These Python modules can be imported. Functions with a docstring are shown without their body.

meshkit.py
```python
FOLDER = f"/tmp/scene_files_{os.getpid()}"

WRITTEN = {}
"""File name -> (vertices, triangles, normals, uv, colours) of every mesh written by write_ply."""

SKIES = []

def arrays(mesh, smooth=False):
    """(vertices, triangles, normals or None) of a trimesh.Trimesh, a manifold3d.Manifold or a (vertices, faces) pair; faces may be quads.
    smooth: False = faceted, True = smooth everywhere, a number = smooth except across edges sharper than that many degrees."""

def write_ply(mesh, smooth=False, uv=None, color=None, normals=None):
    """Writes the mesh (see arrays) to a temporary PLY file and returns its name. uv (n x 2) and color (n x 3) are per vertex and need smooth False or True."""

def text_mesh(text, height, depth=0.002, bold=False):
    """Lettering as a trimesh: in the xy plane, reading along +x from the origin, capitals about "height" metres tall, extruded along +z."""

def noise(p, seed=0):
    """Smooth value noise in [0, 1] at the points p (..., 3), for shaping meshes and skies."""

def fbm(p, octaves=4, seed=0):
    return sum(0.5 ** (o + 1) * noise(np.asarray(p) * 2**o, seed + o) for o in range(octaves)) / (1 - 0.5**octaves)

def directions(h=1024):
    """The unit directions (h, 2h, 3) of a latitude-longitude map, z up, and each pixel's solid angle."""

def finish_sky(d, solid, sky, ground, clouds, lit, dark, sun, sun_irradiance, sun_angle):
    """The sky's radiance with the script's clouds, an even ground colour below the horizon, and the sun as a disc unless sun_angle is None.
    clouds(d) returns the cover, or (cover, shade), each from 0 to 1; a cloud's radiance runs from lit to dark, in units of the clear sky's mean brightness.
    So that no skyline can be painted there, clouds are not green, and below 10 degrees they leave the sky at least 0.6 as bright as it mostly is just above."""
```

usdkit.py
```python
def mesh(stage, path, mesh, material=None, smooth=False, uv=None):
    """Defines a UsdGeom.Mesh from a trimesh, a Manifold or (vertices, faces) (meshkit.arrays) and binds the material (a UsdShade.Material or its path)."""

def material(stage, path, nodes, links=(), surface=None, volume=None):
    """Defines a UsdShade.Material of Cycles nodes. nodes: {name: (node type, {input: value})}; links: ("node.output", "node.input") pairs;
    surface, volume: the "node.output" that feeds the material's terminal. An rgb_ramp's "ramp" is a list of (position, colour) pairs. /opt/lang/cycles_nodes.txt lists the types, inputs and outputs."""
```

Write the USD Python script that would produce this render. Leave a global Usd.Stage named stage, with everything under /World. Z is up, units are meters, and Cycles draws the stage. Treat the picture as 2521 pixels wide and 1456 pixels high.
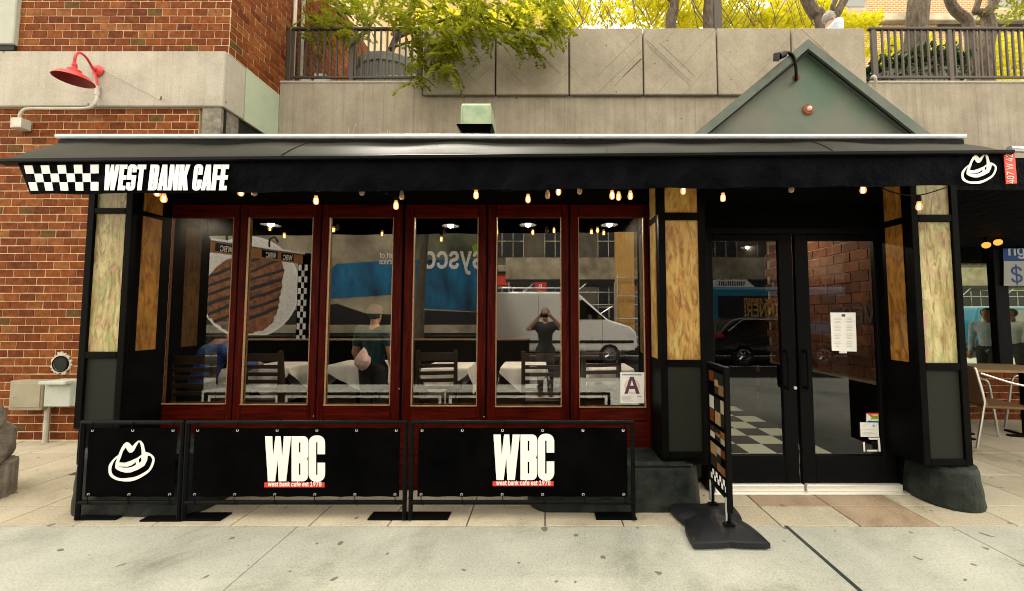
import math, random
import numpy as np
import trimesh
import manifold3d as m3
import shapely
from shapely.geometry import Polygon, box as sbox, Point, LineString
from shapely import affinity
from shapely.ops import unary_union
import usdkit, meshkit
from pxr import Usd, UsdGeom, UsdLux, UsdShade, Gf, Sdf

stage = Usd.Stage.CreateInMemory()
UsdGeom.SetStageUpAxis(stage, UsdGeom.Tokens.z)
UsdGeom.SetStageMetersPerUnit(stage, 1.0)
UsdGeom.Xform.Define(stage, '/World')
UsdGeom.Scope.Define(stage, '/World/Looks')
R = random.Random(7)
NR = np.random.default_rng(7)

# ------------------------------------------------------------------ camera, sky, sun, exposure
FPX, CX, CY, PITCH, CAMH = 910.0, 1340.0, 728.0, math.radians(3.06), 1.6   # measured on a 2521 x 1456 copy of the photograph
cam = UsdGeom.Camera.Define(stage, '/World/camera')
cam.CreateHorizontalApertureAttr(36.0)
cam.CreateVerticalApertureAttr(36.0 * 591 / 1024)
cam.CreateFocalLengthAttr(36.0 * FPX / 2521)
cam.CreateHorizontalApertureOffsetAttr(-(CX - 1260.5) / 2521 * 36.0)
cam.CreateClippingRangeAttr(Gf.Vec2f(0.05, 2000))
cam.AddTranslateOp().Set(Gf.Vec3d(0, 0, CAMH))
cam.AddRotateXOp().Set(90 + math.degrees(PITCH))
cam.CreateExposureAttr(1.6)

SUN_EL, SUN_AZ = math.radians(57), math.radians(-28)      # direction towards the sun: azimuth from +y towards +x
sdir = np.array([math.sin(SUN_AZ) * math.cos(SUN_EL), math.cos(SUN_AZ) * math.cos(SUN_EL), math.sin(SUN_EL)])
dome = UsdLux.DomeLight.Define(stage, '/World/sky')
dome.GetPrim().SetCustomDataByKey('kind', 'structure')
sky_mat = usdkit.material(stage, '/World/Looks/sky_look', {
    'tc': ('texture_coordinate', {}),
    'sky': ('sky_texture', {'sky_type': 'single_scattering', 'sun_disc': False, 'sun_elevation': SUN_EL, 'sun_rotation': SUN_AZ, 'aerosol_density': 2.0}),
    'map': ('mapping', {'scale': (1.6, 1.6, 3.0)}),
    'n': ('noise_texture', {'scale': 1.5, 'detail': 5, 'roughness': 0.55}),
    'r': ('rgb_ramp', {'ramp': [(0.25, (.78, .78, .78)), (0.6, (1, 1, 1))]}),
    'cl': ('color', {'value': (8.8, 8.0, 6.6)}),
    'mx': ('mix', {}),
    'bg': ('background_shader', {'strength': 0.12})},
    [('tc.generated', 'map.vector'), ('map.vector', 'n.vector'), ('n.fac', 'r.fac'), ('r.color', 'mx.fac'),
     ('sky.color', 'mx.color1'), ('cl.color', 'mx.color2'), ('mx.color', 'bg.color')], surface='bg.background')
UsdShade.MaterialBindingAPI.Apply(dome.GetPrim()).Bind(sky_mat)
sun = UsdLux.DistantLight.Define(stage, '/World/sun')
sun.CreateIntensityAttr(0.4); sun.CreateAngleAttr(12.0); sun.CreateNormalizeAttr(True)
sun.CreateColorAttr(Gf.Vec3f(1.0, 0.93, 0.80))
q = trimesh.geometry.align_vectors([0, 0, 1], sdir)
sun.AddTransformOp().Set(Gf.Matrix4d(*np.array(q).T.ravel().tolist()))

# ------------------------------------------------------------------ helpers: measuring
CP, SP = math.cos(PITCH), math.sin(PITCH)
def at(px, py, Y):
    dx, dy = (px - CX) / FPX, -(py - CY) / FPX
    t = Y / (CP - dy * SP)
    return np.array([dx * t, Y, CAMH + (dy * CP + SP) * t])
def Zr(py, Y): return at(CX, py, Y)[2]
def Xr(px, Y, py=777): return at(px, py, Y)[0]
def ground(px, py, z=0.0):
    dx, dy = (px - CX) / FPX, -(py - CY) / FPX
    t = (z - CAMH) / (dy * CP + SP)
    return np.array([dx * t, (CP - dy * SP) * t, z])

# ------------------------------------------------------------------ helpers: shapes
cat = trimesh.util.concatenate
def bx(x0, x1, y0, y1, z0, z1):
    b = trimesh.creation.box([abs(x1 - x0), abs(y1 - y0), abs(z1 - z0)])
    b.apply_translation([(x0 + x1) / 2, (y0 + y1) / 2, (z0 + z1) / 2]); return b
def cbx(x0, x1, y0, y1, z0, z1, c=0.006):
    x0, x1 = sorted((x0, x1)); y0, y1 = sorted((y0, y1)); z0, z1 = sorted((z0, z1))
    c = min(c, (x1 - x0) * .45, (y1 - y0) * .45, (z1 - z0) * .45)
    p = []
    for sx in (0, 1):
        for sy in (0, 1):
            for sz in (0, 1):
                X, Y, Z = (x0, x1)[sx], (y0, y1)[sy], (z0, z1)[sz]
                ix, iy, iz = (c, -c)[sx], (c, -c)[sy], (c, -c)[sz]
                p += [(X, Y + iy, Z + iz), (X + ix, Y, Z + iz), (X + ix, Y + iy, Z)]
    return trimesh.convex.convex_hull(np.array(p))
def hull(pts): return trimesh.convex.convex_hull(np.array(pts, float))
def tube(pts, r, n=8, closed=False):
    pts = np.array(pts, float); k = len(pts)
    rr = np.full(k, r, float) if np.ndim(r) == 0 else np.array(r, float)
    tan = np.gradient(pts, axis=0); tan /= np.maximum(np.linalg.norm(tan, axis=1, keepdims=True), 1e-9)
    up = np.array([0, 0, 1.0]) if abs(tan[0][2]) < .9 else np.array([1.0, 0, 0])
    v = []
    for i in range(k):
        a = np.cross(tan[i], up); a /= max(np.linalg.norm(a), 1e-9); b = np.cross(a, tan[i]); up = b
        for j in range(n):
            t = 2 * math.pi * j / n
            v.append(pts[i] + rr[i] * (math.cos(t) * a + math.sin(t) * b))
    f = []
    for i in range(k - 1):
        for j in range(n):
            a, b = i * n + j, i * n + (j + 1) % n
            f += [(a, b, b + n), (a, b + n, a + n)]
    v += [pts[0], pts[-1]]
    for j in range(n):
        f.append((k * n, (j + 1) % n, j)); f.append((k * n + 1, (k - 1) * n + j, (k - 1) * n + (j + 1) % n))
    m = trimesh.Trimesh(np.array(v), np.array(f), process=False)
    if m.volume < 0: m.invert()
    return m
def curve(pts, n=24):
    """Catmull-Rom through the points."""
    p = np.array(pts, float); p = np.vstack([2 * p[0] - p[1], p, 2 * p[-1] - p[-2]]); out = []
    seg = len(p) - 3
    for i in range(seg):
        for t in np.linspace(0, 1, max(2, n // seg), endpoint=(i == seg - 1)):
            a, b, c, d = p[i:i + 4]
            out.append(.5 * ((2 * b) + (c - a) * t + (2 * a - 5 * b + 4 * c - d) * t * t + (3 * b - a - 3 * c + d) * t ** 3))
    return np.array(out)
def cyl(p, q, r, n=16):
    p, q = np.array(p, float), np.array(q, float)
    return trimesh.creation.cylinder(radius=r, segment=[p, q], sections=n)
def lathe(prof, n=24, loc=(0, 0, 0), axis='z'):
    m = trimesh.creation.revolve(np.array(prof, float), sections=n)
    if axis == 'y': m.apply_transform(trimesh.transformations.rotation_matrix(math.pi / 2, [1, 0, 0]))   # z -> -y
    if axis == 'x': m.apply_transform(trimesh.transformations.rotation_matrix(math.pi / 2, [0, 1, 0]))   # z -> +x
    if m.volume < 0: m.invert()
    m.apply_translation(loc); return m
def ball(c, r, sub=2, s=(1, 1, 1)):
    m = trimesh.creation.icosphere(sub, 1.0); m.apply_scale([r * s[0], r * s[1], r * s[2]]); m.apply_translation(c); return m
def polys(g): return [x for x in getattr(g, 'geoms', [g]) if x.geom_type == 'Polygon' and x.area > 1e-9]
def frame_place(m, o, ex, ey, ez):
    T = np.eye(4); T[:3, 0], T[:3, 1], T[:3, 2], T[:3, 3] = ex, ey, ez, o
    m = m.copy(); m.apply_transform(T); return m
def extr(poly, d):
    return cat([trimesh.creation.extrude_polygon(g, d, engine='earcut') for g in polys(poly)])
def front(poly, Y, d=.003):
    """a polygon in (x, z) extruded from the plane y = Y towards the street (-y) by d."""
    return frame_place(extr(poly, d), (0, Y, 0), (1, 0, 0), (0, 0, 1), (0, -1, 0))
def pxpoly(poly, Y):
    """pixel polygon -> polygon in (x, z) on the plane y = Y."""
    return shapely.transform(poly, lambda a: np.array([at(x, y, Y)[[0, 2]] for x, y in a]))
def pxfront(poly, Y, d=.003): return front(pxpoly(poly, Y), Y, d)
def pxbox(x0, y0, x1, y1, Y0, Y1=None, row=None, c=0):
    """frontal box whose front face (plane Y0) covers the pixel rectangle."""
    row = (y0 + y1) / 2 if row is None else row
    Y1 = Y0 + .02 if Y1 is None else Y1
    xa, xb = Xr(x0, Y0, row), Xr(x1, Y0, row); za, zb = Zr(y1, Y0), Zr(y0, Y0)
    return cbx(xa, xb, Y0, Y1, za, zb, c) if c else bx(xa, xb, Y0, Y1, za, zb)
def shell(P, th, nrm=None):
    """P: (n, m, 3) grid of points -> closed sheet of thickness th."""
    n, m = P.shape[:2]
    du = np.gradient(P, axis=0); dv = np.gradient(P, axis=1)
    N = np.cross(du, dv); N /= np.maximum(np.linalg.norm(N, axis=2, keepdims=True), 1e-9)
    A = (P + N * th / 2).reshape(-1, 3); B = (P - N * th / 2).reshape(-1, 3)
    idx = np.arange(n * m).reshape(n, m); f = []
    a, b, c, d = idx[:-1, :-1].ravel(), idx[1:, :-1].ravel(), idx[1:, 1:].ravel(), idx[:-1, 1:].ravel()
    top = np.vstack([np.stack([a, b, c], 1), np.stack([a, c, d], 1)])
    bot = top[:, ::-1] + n * m
    loop = np.concatenate([idx[:, 0], idx[-1, 1:], idx[::-1, -1][1:], idx[0, ::-1][1:-1]])
    nx = np.roll(loop, -1)
    side = np.vstack([np.stack([loop, loop + n * m, nx], 1), np.stack([nx, loop + n * m, nx + n * m], 1)])
    mesh = trimesh.Trimesh(np.vstack([A, B]), np.vstack([top, bot, side]), process=False)
    if mesh.volume < 0: mesh.invert()
    return mesh
def text(s, h, o, ex, ey, ez, d=.003, bold=True, center=False, width=None, mirror=False):
    m = meshkit.text_mesh(s, h, d, bold)
    if width: m.apply_scale([width / (m.bounds[1][0] - m.bounds[0][0]), 1, 1])
    if center: m.apply_translation([-(m.bounds[0][0] + m.bounds[1][0]) / 2, 0, 0])
    if mirror:
        c = (m.bounds[0][0] + m.bounds[1][0]) / 2
        m.vertices[:, 0] = 2 * c - m.vertices[:, 0]; m.invert()
    return frame_place(m, o, ex, ey, ez)
def street_text(s, h, px, py, Y, **k):      # reads from the street
    return text(s, h, at(px, py, Y), (1, 0, 0), (0, 0, 1), (0, -1, 0), **k)

# ------------------------------------------------------------------ helpers: scene
USED = {}
def numbered(parent, name):
    k = (parent, name); n = USED.get(k, 0); USED[k] = n + 1
    return f'{parent}/{name}' + (f'_{n:03d}' if n else '')
def data(p, **k):
    for a, b in k.items():
        if b: p.SetCustomDataByKey(a, b)
class Thing:
    def __init__(s, name, label=None, category=None, loc=(0, 0, 0), group=None, kind=None, rotz=0):
        s.loc = np.array(loc, float)
        s.path = numbered('/World', name)
        x = UsdGeom.Xform.Define(stage, s.path); x.AddTranslateOp().Set(Gf.Vec3d(*s.loc.tolist()))
        if rotz: x.AddRotateZOp().Set(rotz)
        s.prim = x.GetPrim(); data(s.prim, label=label, category=category, group=group, kind=kind)
    def add(s, name, mesh, mt, under=None, label=None, smooth=30, kind=None, local=False):
        path = numbered(str(under.GetPath()) if under is not None else s.path, name)
        if isinstance(mesh, trimesh.Trimesh):
            v, f = np.array(mesh.vertices), np.array(mesh.faces)
        else:
            v, f = np.asarray(mesh[0], float), np.asarray(mesh[1])
        if not local: v = v - s.loc
        p = usdkit.mesh(stage, path, trimesh.Trimesh(v, f, process=False), M[mt], smooth=smooth).GetPrim()
        data(p, label=label, kind=kind)
        return p
def single(name, mesh, mt, label=None, category=None, group=None, kind=None, smooth=30):
    p = usdkit.mesh(stage, numbered('/World', name), mesh, M[mt], smooth=smooth).GetPrim()
    data(p, label=label, category=category, group=group, kind=kind); return p
def dup(src, name, loc, rotz=0, label=None, category=None, group=None, scale=None):
    x = UsdGeom.Xform.Define(stage, numbered('/World', name))
    x.GetPrim().GetReferences().AddInternalReference(src.prim.GetPath())
    x.ClearXformOpOrder()
    x.MakeMatrixXform().Set(Gf.Matrix4d().SetRotate(Gf.Rotation(Gf.Vec3d(0, 0, 1), rotz)) * Gf.Matrix4d().SetTranslate(Gf.Vec3d(*map(float, loc))))
    x.GetPrim().SetInstanceable(True)
    data(x.GetPrim(), label=label, category=category, group=group); return x.GetPrim()

# ------------------------------------------------------------------ materials
M = {}
def noisy(name, c1, c2, scale=6, rough=.7, bump=0., bscale=80, stretch=(1, 1, 1), spec=.5, metallic=0, detail=5, lo=.35, hi=.65, coat=0, sheen=0, bdist=.004, rough2=None):
    nodes = {'g': ('geometry', {}), 'mp': ('mapping', {'scale': stretch}), 'n': ('noise_texture', {'scale': scale, 'detail': detail, 'roughness': .6}),
             'r': ('rgb_ramp', {'ramp': [(lo, c1), (hi, c2)]}),
             'p': ('principled_bsdf', {'roughness': rough, 'specular_ior_level': spec, 'metallic': metallic, 'coat_weight': coat, 'sheen_weight': sheen})}
    links = [('g.position', 'mp.vector'), ('mp.vector', 'n.vector'), ('n.fac', 'r.fac'), ('r.color', 'p.base_color')]
    if bump:
        nodes['bn'] = ('noise_texture', {'scale': bscale, 'detail': 4, 'roughness': .6}); nodes['b'] = ('bump', {'strength': bump, 'distance': bdist})
        links += [('mp.vector', 'bn.vector'), ('bn.fac', 'b.height'), ('b.normal', 'p.normal')]
    if rough2 is not None:
        nodes['rr'] = ('map_range', {'from_min': lo, 'from_max': hi, 'to_min': rough, 'to_max': rough2}); links += [('n.fac', 'rr.value'), ('rr.result', 'p.roughness')]
    M[name] = usdkit.material(stage, f'/World/Looks/{name}', nodes, links, surface='p.BSDF')
def plain(name, c, rough=.5, spec=.5, metallic=0, coat=0, **k):
    M[name] = usdkit.material(stage, f'/World/Looks/{name}', {'p': ('principled_bsdf', {'base_color': c, 'roughness': rough, 'specular_ior_level': spec, 'metallic': metallic, 'coat_weight': coat, **k})}, [], surface='p.BSDF')
def glow(name, c, s):
    M[name] = usdkit.material(stage, f'/World/Looks/{name}', {'e': ('emission', {'color': c, 'strength': s})}, [], surface='e.emission')
def leafy(name, c1, c2, trans=.5, scale=2.5):
    M[name] = usdkit.material(stage, f'/World/Looks/{name}', {
        'g': ('geometry', {}), 'n': ('noise_texture', {'scale': scale, 'detail': 3}), 'mx': ('mix', {'fac': .55}),
        'r': ('rgb_ramp', {'ramp': [(.3, c1), (.7, c2)]}), 'p': ('principled_bsdf', {'roughness': .5, 'specular_ior_level': .3}), 't': ('translucent_bsdf', {}), 'm': ('mix_closure', {'fac': trans}),
        'wn': ('map_range', {'from_min': 0, 'from_max': 1, 'to_min': .0, 'to_max': 1.0})},
        [('g.position', 'n.vector'), ('g.random_per_island', 'wn.value'), ('n.color', 'mx.color1'), ('wn.result', 'mx.color2'), ('mx.color', 'r.fac'), ('r.color', 'p.base_color'), ('r.color', 't.color'), ('p.BSDF', 'm.closure1'), ('t.BSDF', 'm.closure2')], surface='m.closure')
def pane(name, lo=.1, tint=(.9, .93, .9), gloss=(1, 1, 1)):
    M[name] = usdkit.material(stage, f'/World/Looks/{name}', {
        'l': ('layer_weight', {'blend': .5}), 'pw': ('math', {'math_type': 'power', 'value2': 4.0}), 'mr': ('map_range', {'from_min': 0, 'from_max': 1, 'to_min': lo, 'to_max': 1.0}),
        't': ('transparent_bsdf', {'color': tint}), 'gl': ('glossy_bsdf', {'roughness': 0.0, 'color': gloss}), 'm': ('mix_closure', {})},
        [('l.facing', 'pw.value1'), ('pw.value', 'mr.value'), ('mr.result', 'm.fac'), ('t.BSDF', 'm.closure1'), ('gl.BSDF', 'm.closure2')], surface='m.closure')

BRICKS = [(.34, .094, .022), (.29, .075, .017), (.38, .118, .030), (.25, .062, .015), (.40, .145, .044), (.21, .052, .014), (.19, .098, .026)]
for i, c in enumerate(BRICKS):
    noisy(f'brick_tone_{i}', tuple(.36 * x for x in c), tuple(.68 * x for x in c), scale=14, rough=.85, bump=.5, bscale=120, spec=.12)
noisy('mortar', (.58, .45, .28), (.74, .59, .39), scale=9, rough=.95, bump=.4)
noisy('grey_wall_panel', (.30, .31, .26), (.36, .37, .31), scale=3, rough=.6)
plain('black_metal', (.0022, .0022, .0026), .38, .07)
noisy('black_paint', (.0012, .0012, .0012), (.003, .0027, .0024), scale=5, rough=.45, spec=.035, bump=.1, bscale=60)
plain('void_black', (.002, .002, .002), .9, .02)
noisy('black_canvas', (.0008, .001, .0018), (.0032, .0036, .0055), scale=2.2, rough=.62, spec=.022, bump=.9, bscale=9, bdist=.03)
noisy('awning_canvas', (.010, .0115, .0075), (.022, .023, .015), scale=3, rough=.5, spec=.10, bump=.12, bscale=300, bdist=.001, stretch=(.4, 1, 1), rough2=.6)
noisy('black_banner', (.0006, .0006, .0008), (.0022, .0022, .0025), scale=3, rough=.65, spec=.012)
plain('white_print', (.82, .82, .80), .5)
noisy('valance_white', (.60, .59, .55), (.80, .79, .75), scale=12, rough=.6)
plain('red_print', (.62, .035, .02), .5)
plain('pale_print', (.72, .55, .48), .5)
plain('silver', (.62, .63, .66), .28, metallic=1)
plain('brushed_steel', (.70, .70, .68), .35, metallic=1)
noisy('awning_rail_white', (.66, .68, .74), (.78, .80, .86), scale=5, rough=.35, spec=.6)
noisy('mahogany', (.018, .0012, .0007), (.062, .0042, .0018), scale=5, rough=.42, spec=.06, stretch=(9, 9, .7), bump=.15, bscale=30)
noisy('mahogany_rail', (.022, .0015, .0008), (.072, .005, .002), scale=5, rough=.42, spec=.06, stretch=(.7, 9, 9), bump=.15, bscale=30)
plain('dark_panel', (.012, .0135, .010), .55, .15)
noisy('green_black_stone', (.004, .008, .007), (.022, .028, .024), scale=9, rough=.5, spec=.22, detail=9, bump=.9, bscale=28, bdist=.006)
plain('sill_metal', (.80, .79, .74), .4, metallic=.6)
pane('storefront_glass', .20, (.84, .86, .82))
pane('door_glass', .052, (.84, .86, .82))
pane('side_glass', .42, (.45, .5, .42), (.85, .95, .75))
pane('car_glass', .2, (.1, .11, .11))

def marbled(name, base1, base2, brown, tint1, tint2, pos=0, amt=.75):
    """mottled panel: soft patches, vertical smears of brown, a few green and rose clouds."""
    M[name] = usdkit.material(stage, f'/World/Looks/{name}', {
        'g': ('geometry', {}), 'm1': ('mapping', {'scale': (5, 5, 1.6), 'location': (pos, pos, pos)}), 'm2': ('mapping', {'scale': (8.5, 8.5, 2.0), 'location': (pos, 0, pos)}), 'm3': ('mapping', {'scale': (7, 7, 2.6), 'location': (0, pos, 2 * pos)}),
        'n1': ('noise_texture', {'scale': 1.6, 'detail': 6, 'roughness': .6, 'distortion': .5}), 'r1': ('rgb_ramp', {'ramp': [(.36, base2), (.62, base1)]}),
        'n2': ('noise_texture', {'scale': 1.7, 'detail': 6, 'roughness': .62, 'distortion': 2.2}), 'r2': ('rgb_ramp', {'ramp': [(.46, (0, 0, 0)), (.66, (amt, amt, amt))]}), 'x2': ('mix', {'color2': brown}),
        'n3': ('noise_texture', {'scale': 1.5, 'detail': 5, 'roughness': .6, 'distortion': 1.5}), 'r3': ('rgb_ramp', {'ramp': [(.53, (0, 0, 0)), (.66, (.8, .8, .8))]}), 'x3': ('mix', {'color2': tint1}),
        'r4': ('rgb_ramp', {'ramp': [(.34, (.8, .8, .8)), (.46, (0, 0, 0))]}), 'x4': ('mix', {'color2': tint2}),
        'n5': ('noise_texture', {'scale': 30, 'detail': 4, 'roughness': .7}), 'r5': ('rgb_ramp', {'ramp': [(.3, (.84, .84, .84)), (.6, (1, 1, 1))]}), 'x5': ('mix', {'mix_type': 'multiply', 'fac': 1.0}),
        'p': ('principled_bsdf', {'roughness': .3, 'specular_ior_level': .4})},
        [('g.position', 'm1.vector'), ('m1.vector', 'n1.vector'), ('n1.fac', 'r1.fac'), ('g.position', 'm2.vector'), ('m2.vector', 'n2.vector'), ('n2.fac', 'r2.fac'), ('r1.color', 'x2.color1'), ('r2.color', 'x2.fac'),
         ('g.position', 'm3.vector'), ('m3.vector', 'n3.vector'), ('n3.fac', 'r3.fac'), ('x2.color', 'x3.color1'), ('r3.color', 'x3.fac'), ('n3.fac', 'r4.fac'), ('x3.color', 'x4.color1'), ('r4.color', 'x4.fac'),
         ('m3.vector', 'n5.vector'), ('n5.fac', 'r5.fac'), ('x4.color', 'x5.color1'), ('r5.color', 'x5.color2'), ('x5.color', 'p.base_color')], surface='p.BSDF')
marbled('pale_marbled_wood', (.56, .50, .26), (.33, .28, .10), (.20, .11, .05), (.20, .27, .10), (.46, .27, .20), amt=.95)
marbled('amber_marbled_wood', (.48, .32, .10), (.32, .17, .04), (.18, .075, .02), (.40, .34, .12), (.26, .11, .04), pos=3.3, amt=.95)
marbled('brown_marbled_wood', (.36, .165, .028), (.21, .085, .014), (.06, .022, .006), (.20, .12, .03), (.12, .04, .01), pos=8.1, amt=.8)

def concrete(name, c1, c2, mode, ang=0):
    """board-formed concrete: faint straight form lines, stains, bug holes."""
    nodes = {'g': ('geometry', {}), 'rot': ('mapping', {'rotation': (0, ang, 0)}),
             'n': ('noise_texture', {'scale': 2.2, 'detail': 8, 'roughness': .68}), 'r': ('rgb_ramp', {'ramp': [(.33, c1), (.66, c2)]}),
             'st': ('mapping', {'scale': (9, 9, .35)}), 'sn': ('noise_texture', {'scale': 1.6, 'detail': 5, 'roughness': .65}),
             'sr': ('rgb_ramp', {'ramp': [(.35, (.72, .70, .67)), (.6, (1, 1, 1))]}), 'mul': ('mix', {'mix_type': 'multiply', 'fac': {'v': .6, 'd': .2, 's': .3}[mode]}),
             'sep': ('separate_xyz', {}), 'ms': ('math', {'math_type': 'multiply', 'value2': 6.2}), 'fl': ('math', {'math_type': 'floor'}), 'fr': ('math', {'math_type': 'fraction'}),
             'wn': ('white_noise_texture', {'dimensions': '1D'}), 'lt': ('math', {'math_type': 'less_than', 'value2': .045}),
             'pick': ('math', {'math_type': 'multiply'}), 'amt': ('math', {'math_type': 'multiply', 'value2': {'v': .55, 'd': .6, 's': .12}[mode]}), 'dk': ('mix', {'color2': (.12, .10, .08)}),
             'v': ('voronoi_texture', {'scale': 5.0}), 'vl': ('math', {'math_type': 'less_than', 'value2': .075}), 'vp': ('mix', {'color2': (.07, .06, .05)}), 'va': ('math', {'math_type': 'multiply', 'value2': .75}),
             'vc': ('separate_color', {}), 'vg': ('math', {'math_type': 'greater_than', 'value2': .72}), 'vm': ('math', {'math_type': 'multiply'}),
             'fn': ('noise_texture', {'scale': 55, 'detail': 5, 'roughness': .7}), 'fr2': ('rgb_ramp', {'ramp': [(.3, (.80, .80, .80)), (.65, (1.08, 1.08, 1.08))]}), 'fm': ('mix', {'mix_type': 'multiply', 'fac': .9}),
             'b': ('bump', {'strength': .5, 'distance': .005}),
             'p': ('principled_bsdf', {'roughness': .88, 'specular_ior_level': .3})}
    links = [('g.position', 'n.vector'), ('n.fac', 'r.fac'), ('g.position', 'st.vector'), ('st.vector', 'sn.vector'), ('sn.fac', 'sr.fac'), ('r.color', 'mul.color1'), ('sr.color', 'mul.color2'),
             ('g.position', 'rot.vector'), ('rot.vector', 'sep.vector'), ('sep.x', 'ms.value1'), ('ms.value', 'fl.value1'), ('ms.value', 'fr.value1'), ('fl.value', 'wn.w'), ('fr.value', 'lt.value1'),
             ('lt.value', 'pick.value1'), ('wn.value', 'pick.value2'), ('pick.value', 'amt.value1'), ('amt.value', 'dk.fac'), ('mul.color', 'dk.color1'),
             ('g.position', 'v.vector'), ('v.distance', 'vl.value1'), ('v.color', 'vc.color'), ('vc.r', 'vg.value1'), ('vl.value', 'vm.value1'), ('vg.value', 'vm.value2'), ('vm.value', 'va.value1'), ('va.value', 'vp.fac'), ('dk.color', 'vp.color1'),
             ('g.position', 'fn.vector'), ('fn.fac', 'fr2.fac'), ('vp.color', 'fm.color1'), ('fr2.color', 'fm.color2'), ('fm.result' if False else 'fm.color', 'p.base_color'),
             ('fn.fac', 'b.height'), ('b.normal', 'p.normal')]
    M[name] = usdkit.material(stage, f'/World/Looks/{name}', nodes, links, surface='p.BSDF')
concrete('board_concrete', (.27, .235, .18), (.37, .33, .26), 'v')
concrete('diagonal_concrete_a', (.27, .235, .18), (.36, .32, .25), 'd', math.radians(42))
concrete('diagonal_concrete_b', (.27, .235, .18), (.36, .32, .25), 'd', math.radians(-42))
concrete('smooth_concrete', (.37, .345, .29), (.47, .44, .375), 's')
noisy('green_stained_concrete', (.30, .40, .28), (.40, .46, .34), scale=2, rough=.85, bump=.3)

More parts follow.
